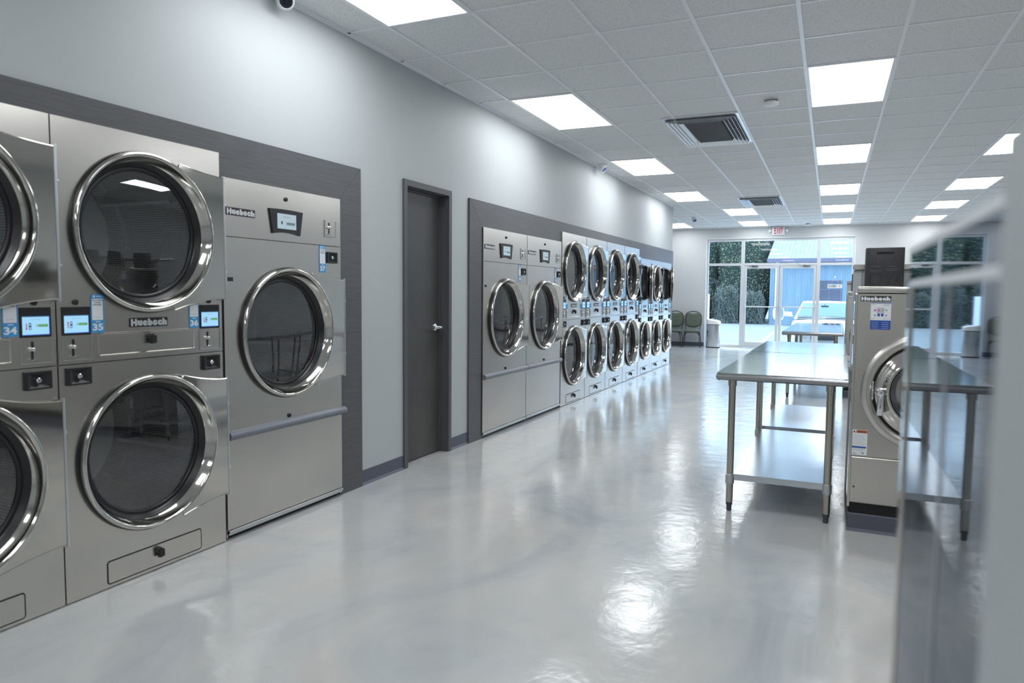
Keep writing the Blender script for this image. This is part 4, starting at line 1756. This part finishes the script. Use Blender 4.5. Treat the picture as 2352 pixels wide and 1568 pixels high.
for nm, x0, x1, hs, lab in (('door_2', M1b + .006, MID - .008, 1, 'left glass leaf of the storefront doors'), ('door_3', MID + .008, M2a - .006, -1, 'right glass leaf of the storefront doors')):
    st = .062
    b = B()
    for q in ((x0, x0 + st, .012, T0 - .006), (x1 - st, x1, .012, T0 - .006), (x0 + st, x1 - st, .012, .155), (x0 + st, x1 - st, T0 - .075, T0 - .006)):
        b.box(q[0], q[1], fd0 + .008, fd1 - .008, q[2], q[3], .003, 1)
    d = struct(nm, b.mesh('door_leaf', 'aluminium', 0), lab, 'door')
    struct('pane', pane(x0 + st, x1 - st, .155, T0 - .075), parent=d)
    b = B()
    b.box(x0 + st * .5, x1 - st * .5, fd0 - .055, fd0 - .03, 1.045, 1.075, .004, 1)
    for x in (x0 + st * .5, x1 - st * .5):
        b.box(x - .014, x + .014, fd0 - .055, fd0 + .01, 1.03, 1.09, .003, 1)
    struct('push_bar', b.mesh('push_bar', 'aluminium', 0), parent=d)
    b = B()
    xs = (x1 - st * .5) if hs > 0 else (x0 + st * .5)
    s = -1 if hs > 0 else 1
    b.tube([(xs, fd1, .74), (xs + s * .06, fd1 + .05, .76), (xs + s * .085, fd1 + .055, .83), (xs + s * .085, fd1 + .055, .97), (xs + s * .06, fd1 + .05, 1.04), (xs, fd1, 1.06)], .016, 10)
    struct('pull_handle', b.mesh('pull_handle', 'white_trim', 50), parent=d)
    b = B()
    cxx = (x0 + .20) if hs > 0 else (x1 - .28)
    b.box(cxx - .11, cxx + .11, fd0 - .045, fd0, T0 + .005, T0 + .055, .004, 1)
    b.m = 1
    b.box(cxx - .02, cxx + .14, fd0 - .03, fd0 - .016, T0 - .030, T0 - .012)
    b.box(cxx - .01, cxx + .01, fd0 - .03, fd0 - .016, T0 - .03, T0 + .006)
    struct('door_closer', b.mesh('door_closer', ['aluminium', 'latch_metal'], 0), parent=d)

# closed sign hung from a suction cup inside the right window
t = thing('closed_sign', 'white and blue CLOSED sign hanging in the right storefront window', 'sign', (2.92, GYF - .012, 1.59))
b = B()
b.box(-.165, .165, -.003, .003, -.062, .062)
b.m = 1
b.box(-.165, .165, -.0045, .003, .050, .066)
b.box(-.165, .165, -.0045, .003, -.066, -.050)
link('board', b.mesh('board', ['sticker_white', 'sticker_blue2'] if False else ['sticker_white', 'sticker_blue'], 0), t)
b = B()
b.text('CLOSED', -.152, .040, -.028, .034, XZ(-.003), .001, .02)
link('lettering', b.mesh('lettering', 'ink', 0), t)
b = B()
for k in range(12):
    a = 2 * PI * k / 12
    cx, cz = .098 + .040 * math.cos(a), .002 + .040 * math.sin(a)
    rect(b, XZ(-.003), cx - .003, cx + .003, cz - .003, cz + .003, .001)
b.m = 1
fn = XZ(-.003)
b.face([fn(.080, -.022, .0015), fn(.090, -.022, .0015), fn(.122, .036, .0015), fn(.110, .030, .0015)])
b.face([fn(.094, -.006, .0015), fn(.118, -.002, .0015), fn(.118, .008, .0015), fn(.098, .006, .0015)])
link('clock_face', b.mesh('clock_face', ['ink', 'exit_red'], 0), t)
b = B()
b.tube([(-.095, -.002, .062), (.0, -.004, .205), (.095, -.002, .062)], .0016, 6)
link('string', b.mesh('string', 'white_plastic', 0), t)
b = B()
b.lathe([(0, -.014), (.008, -.013), (.010, -.004), (.024, .004), (.022, .008)], (0, .0, .215), 'y', 20)
link('suction_cup', b.mesh('suction_cup', 'white_plastic', 50), t)

# exit sign
t = thing('exit_sign', 'white EXIT sign with red letters and two lamp heads over the storefront', 'sign', (1.59, YF, 2.955))
b = B()
b.box(-.152, .152, -.045, 0, -.098, .100, .022, 3)
link('housing', b.mesh('housing', 'exit_white', 40) if False else b.mesh('housing', 'white_plastic', 40), t)
b = B()
for s, a0, a1 in (('E', -.100, -.052), ('X', -.044, .010), ('I', .022, .040), ('T', .050, .104)):
    b.text(s, a0, a1, -.068, .082, XZ(-.046), .001, .02)
link('lettering', b.mesh('lettering', 'exit_red', 0), t)
for s in (-1, 1):
    b = B()
    b.tube([(s * .15, -.022, .01), (s * .175, -.030, .01)], .012, 8)
    b.lathe([(0, -.070), (.026, -.066), (.036, -.055), (.038, -.045), (.028, -.015), (.010, -.002)], (s * .200, 0, .010), 'y', 24)
    link('lamp_head', b.mesh('lamp_head', 'white_plastic', 50), t)

# ------------------------------------------------------------------ outdoors
b = B()
b.face([(-40, YF + .16, -.012), (40, YF + .16, -.012), (40, 20.6, -.03), (-40, 20.6, -.03)])
b.face([(-40, 20.6, -.03), (40, 20.6, -.03), (40, 22.5, -.25), (-40, 22.5, -.25)])
b.face([(-40, 22.5, -.25), (40, 22.5, -.25), (40, 90, -.25), (-40, 90, -.25)])
struct('ground', b.mesh('ground', 'pavement', 0), 'pale sunlit pavement outside the storefront', 'ground')
b = B()
b.face([(.62, 25.0, -.244), (.74, 25.0, -.244), (.56, 33.0, -.244), (.44, 33.0, -.244)])
o = struct('parking_line', b.mesh('parking_line', 'line_yellow', 0), 'faded yellow parking line on the pavement', 'ground marking')
b = B()
b.box(-.1, .1, -.06, .06, 0, 1.62)
thing('white_post', 'white post outside at the left end of the storefront', 'post', (-2.40, 33.0, -.25), me=b.mesh('white_post', 'white_trim', 0))

# corrugated building across the lot
t = thing('metal_building', 'blue corrugated metal building across the parking lot', 'building', (0, 41.6, -.25))
BX0, BX1, EH = -.48, 15.0, 3.62


def corrugate(x0, x1, pitch, amp, fn):
    b = B()
    xs = []
    k = 0
    x = x0
    while x < x1:
        for f, h in ((0, 0), (.30, 0), (.42, 1), (.62, 1), (.74, 0)):
            xs.append((x + pitch * f, amp * h))
        x += pitch
    A = [b.bm.verts.new(fn(x, h, 0)) for x, h in xs]
    D = [b.bm.verts.new(fn(x, h, 1)) for x, h in xs]
    for k in range(len(xs) - 1):
        b.bm.faces.new((A[k], A[k + 1], D[k + 1], D[k]))
    return b


link('wall', corrugate(BX0, BX1, .150, .050, lambda x, h, t_: (x, -h, EH * t_)).mesh('wall', 'corrugated_blue', 0), t)
RL, RH = 7.0, 2.15
link('roof', corrugate(BX0 - .12, BX1, .21, .04, lambda x, h, t_: (x, -.35 + (RL + .35) * t_, EH - .02 + h - .06 + (RH + .1) * t_)).mesh('roof', 'corrugated_roof', 0), t)
b = B()
b.box(BX0, BX0 + .02, 0, 14, 0, EH)
b.prism([(0, EH), (RL, EH + RH), (14, EH)], lambda a, c: (BX0, a, c), lambda a, c: (BX0 + .02, a, c))
link('side_wall', b.mesh('side_wall', 'corrugated_blue', 0), t)
b = B()
b.box(BX0 - .12, BX1, -.47, -.33, EH - .26, EH - .05)
link('gutter', b.mesh('gutter', 'fascia', 0), t)
b = B()
b.box(BX0 + .30, BX0 + .46, -.16, -.03, .35, EH - .25)
link('downspout', b.mesh('downspout', 'white_trim', 0), t)
wx0, wx1, wz0, wz1 = 1.95, 3.10, .95, 2.38
b = B()
b.box(wx0, wx1, -.075, .0, wz0, wz1)
b.m = 1
for x in (wx0, (wx0 + wx1) / 2, wx1):
    b.box(x - .02, x + .02, -.095, -.03, wz0 - .03, wz1 + .03)
for k in range(4):
    z = wz0 + (wz1 - wz0) * k / 3
    b.box(wx0 - .02, wx1 + .02, -.092, -.03, z - .02, z + .02)
link('window', b.mesh('window', ['window_dark', 'fascia'], 0), t)


# bushes and trees beyond the pavement
def leaf_cloud(cx, cy, cz, rx, ry, rz_, n, size, seed, mix):
    R = random.Random(seed)
    b = B()
    for i in range(n):
        while True:
            p = Vector((R.uniform(-1, 1), R.uniform(-1, 1), R.uniform(-1, 1)))
            if .50 < (abs(p.x) ** 4 + abs(p.y) ** 4 + abs(p.z) ** 4) ** .25 < .97 and p.length < 1.22:
                break
        lump = 1 + .07 * math.sin(7 * p.x + seed) * math.sin(6 * p.z + 2 * seed)
        c = Vector((cx + p.x * rx * lump, cy + p.y * ry * lump, cz + p.z * rz_ * lump))
        if c.z < .05:
            continue
        u = Vector((R.gauss(0, 1), R.gauss(0, 1), R.gauss(0, 1))).normalized()
        v = u.orthogonal().normalized()
        s = size * R.uniform(.6, 1.4)
        q = R.random()
        b.m = 0 if q < mix[0] else 1 if q < mix[1] else 2
        b.face([c - u * s, c + v * s * .55, c + u * s, c - v * s * .55])
    return b


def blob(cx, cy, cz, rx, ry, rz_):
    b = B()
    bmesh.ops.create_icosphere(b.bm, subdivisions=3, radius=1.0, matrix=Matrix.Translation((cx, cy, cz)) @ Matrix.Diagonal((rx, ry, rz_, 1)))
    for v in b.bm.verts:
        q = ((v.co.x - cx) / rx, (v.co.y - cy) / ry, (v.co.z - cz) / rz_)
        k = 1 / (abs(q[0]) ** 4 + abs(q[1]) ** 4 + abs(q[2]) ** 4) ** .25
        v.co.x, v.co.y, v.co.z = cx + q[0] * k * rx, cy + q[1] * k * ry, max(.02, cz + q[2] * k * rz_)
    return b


TREES = (('evergreen_tree', 'dense dark green tree seen through the upper left panes', -5.1, 44.5, 3.9, 1.50, 1.5, 3.4, (.58, .90), 13000, .040),
         ('evergreen_tree', 'sun flecked tree touching the corner of the blue building', -2.08, 44.0, 3.6, 1.45, 1.4, 3.3, (.46, .82), 13000, .040),
         ('evergreen_tree', 'tall tree filling the gap behind the other trees', -2.85, 49.0, 4.6, 2.05, 1.5, 4.0, (.55, .88), 8000, .06))
for i, (nm, lab, x, y, z, rx, ry, rz_, mix, n_, s_) in enumerate(TREES):
    t = thing(nm, lab, 'tree', (x, y, -.25), 0, 'trees across the lot')
    o = link('crown', leaf_cloud(0, 0, z - 1.0, rx, ry, rz_, n_, s_, 11 + i, mix).mesh('crown', ['leaf_dark', 'leaf_green', 'leaf_sunlit'], 0, normals=False), t)
    o['kind'] = 'stuff'
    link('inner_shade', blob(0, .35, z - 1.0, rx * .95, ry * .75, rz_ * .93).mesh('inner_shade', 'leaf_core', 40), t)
    b = B()
    b.tube([(0, 0, -.1), (.08, .05, 1.2), (-.05, .02, z)], [.16, .12, .05], 8)
    link('trunk', b.mesh('trunk', 'bark', 50), t)
for i, (x, y, rx, h, lab) in enumerate(((-4.34, 41.6, .72, 1.25, 'tangle of bare twigs and scrub at the left edge of the storefront view'), (-2.74, 41.7, .72, 1.1, 'grey twiggy scrub behind the left mullion'), (-1.28, 41.5, .62, .95, 'grey scrub seen low through the left glass door'))):
    t = thing('scrub_bush', lab, 'bush', (x, y, -.25), 0, 'scrub along the edge of the lot')
    R = random.Random(50 + i)
    b = B()
    for k in range(26):
        x0 = R.uniform(-rx, rx)
        up, y0 = R.uniform(.4, 2.3), R.uniform(-.6, -.2)
        dx = max(-rx * 1.1, min(rx * 1.1, x0 + R.gauss(0, 1.3))) - x0
        b.tube([(x0 + dx * f, y0 + .25 * math.sin(3 * f + k), up * math.sin(PI * .62 * f) * 1.1) for f in [j / 8 for j in range(9)]], [.007 * (1 - .6 * j / 8) for j in range(9)], 4)
    o = link('twigs', b.mesh('twigs', 'twig', 60), t)
    o['kind'] = 'stuff'
    o = link('leaves', leaf_cloud(0, -.1, h * .7, rx * 1.0, .5, h * 1.25, 4200, .032, 90 + i, (.55, .75)).mesh('leaves', ['leaf_grey', 'leaf_dark', 'leaf_green'], 0, normals=False), t)
    o['kind'] = 'stuff'
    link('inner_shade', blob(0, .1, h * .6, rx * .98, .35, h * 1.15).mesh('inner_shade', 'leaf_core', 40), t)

# parked car, nose towards the shop
t = thing('car', 'white car parked nose-in outside the glass doors', 'car', (2.66, 20.95, -.25))
ST = [(0.00, .70, .30, .56), (.06, .76, .24, .68), (.20, .82, .20, .76), (.55, .87, .18, .83), (1.05, .89, .18, .92), (1.45, .90, .18, .96), (2.4, .90, .18, .96), (3.4, .89, .18, .96), (4.05, .85, .22, .95), (4.35, .78, .28, .90), (4.42, .72, .34, .80)]
b = B()
R = []
for y, hw, z0, z1 in ST:
    pr = [(-.86, z0), (-.98, z0 + (z1 - z0) * .22), (-1.0, z0 + (z1 - z0) * .55), (-.95, z0 + (z1 - z0) * .86), (-.80, z1 - .012), (-.45, z1 + .012), (0, z1 + .02)]
    pr = pr + [(-x, z) for x, z in pr[-2::-1]]
    R.append([b.bm.verts.new((x * hw, y + .10 * abs(x) ** 2 * (1 if y < .5 else 0), z)) for x, z in pr])
for A, D in zip(R, R[1:]):
    for k in range(len(A)):
        b.bm.faces.new((A[k], A[(k + 1) % len(A)], D[(k + 1) % len(A)], D[k]))
b.bm.faces.new(R[0][::-1])
b.bm.faces.new(R[-1])
link('body', b.mesh('body', 'car_paint', 45), t)
b = B()
GH = [(1.02, .78, .95, .0), (1.85, .60, 1.405, 0), (2.2, .61, 1.43, 0), (3.0, .60, 1.42, 0), (4.0, .74, .96, 0)]
prof = [(1.02, .94), (1.12, .985), (1.82, 1.385), (1.95, 1.415), (2.4, 1.435), (3.0, 1.42), (3.25, 1.385), (3.95, .97)]
hwz = lambda z: .79 - .19 * max(0, (z - .95) / .48)
Lf = [b.bm.verts.new((-hwz(z), y, z)) for y, z in prof]
Rt = [b.bm.verts.new((hwz(z), y, z)) for y, z in prof]
Cn = [b.bm.verts.new((0, y - .05 * (1 if 0 < i < 3 else 0), z + .015)) for i, (y, z) in enumerate(prof)]
for i in range(len(prof) - 1):
    b.bm.faces.new((Lf[i], Cn[i], Cn[i + 1], Lf[i + 1]))
    b.bm.faces.new((Cn[i], Rt[i], Rt[i + 1], Cn[i + 1]))
b.bm.faces.new(Lf[::-1])
b.bm.faces.new(Rt)
link('roof', b.mesh('roof', 'car_paint', 40), t)
b = B()


def wsh(a, f, off=.012):
    z = .995 + (1.375 - .995) * f
    y = 1.135 + (1.805 - 1.135) * f
    hw = (hwz(z) - .045)
    return (a * hw, y - .05 * (1 - a * a) - off, z + .015 * (1 - a * a) + off * .6)


for i in range(8):
    for j in range(3):
        a0, a1, f0, f1 = -1 + i / 4, -1 + (i + 1) / 4, j / 3, (j + 1) / 3
        b.face([wsh(a0, f0), wsh(a1, f0), wsh(a1, f1), wsh(a0, f1)])
link('windshield', b.mesh('windshield', 'car_glass', 60), t)
b = B()
b.box(-.70, .70, 1.03, 1.10, .955, .985)
link('cowl', b.mesh('cowl', 'car_dark', 0), t)
for s in (-1, 1):
    b = B()
    b.box(s * .98 - .11, s * .98 + .11, 1.42, 1.52, .99, 1.12, .03, 3)
    b.box(s * .90 - .06, s * .90 + .06, 1.45, 1.50, .985, 1.02)
    link('side_mirror', b.mesh('side_mirror', 'car_paint', 40), t)
    b = B()
    b.prism([(s * .40, .47), (s * .66, .50), (s * .70, .60), (s * .62, .62), (s * .44, .56)], lambda a, c: (a, -.025 + .10 * a * a, c), lambda a, c: (a, .08 + .10 * a * a, c))
    link('headlight', b.mesh('headlight', 'lamp_glass', 30), t)
    for y in (.85, 3.55):
        b = B()
        b.lathe([(0, -.10), (.20, -.10), (.215, -.10), (.315, -.09), (.325, -.05), (.325, .05), (.30, .09), (0, .09)], (s * .79, y, .325), 'x', 28)
        b.m = 1
        b.lathe([(0, .104 * s), (.19, .104 * s), (.21, .09 * s)], (s * .79, y, .325), 'x', 28)
        link('wheel', b.mesh('wheel', ['tyre', 'galvanised'], 40), t)
b = B()
b.box(-.30, .30, -.02, .06, .40, .52, .01, 2)
b.m = 1
for k in range(3):
    b.box(-.30, .30, -.026, .0, .425 + .032 * k, .433 + .032 * k)
link('grille', b.mesh('grille', ['car_dark', 'latch_metal'], 30), t)
b = B()
b.tube([(0, 1.56, 1.30), (0, 1.60, 1.36)], .012, 8)
b.box(-.10, .10, 1.54, 1.57, 1.26, 1.32, .01, 2)
link('rear_view_mirror', b.mesh('rear_view_mirror', 'car_dark', 30), t)
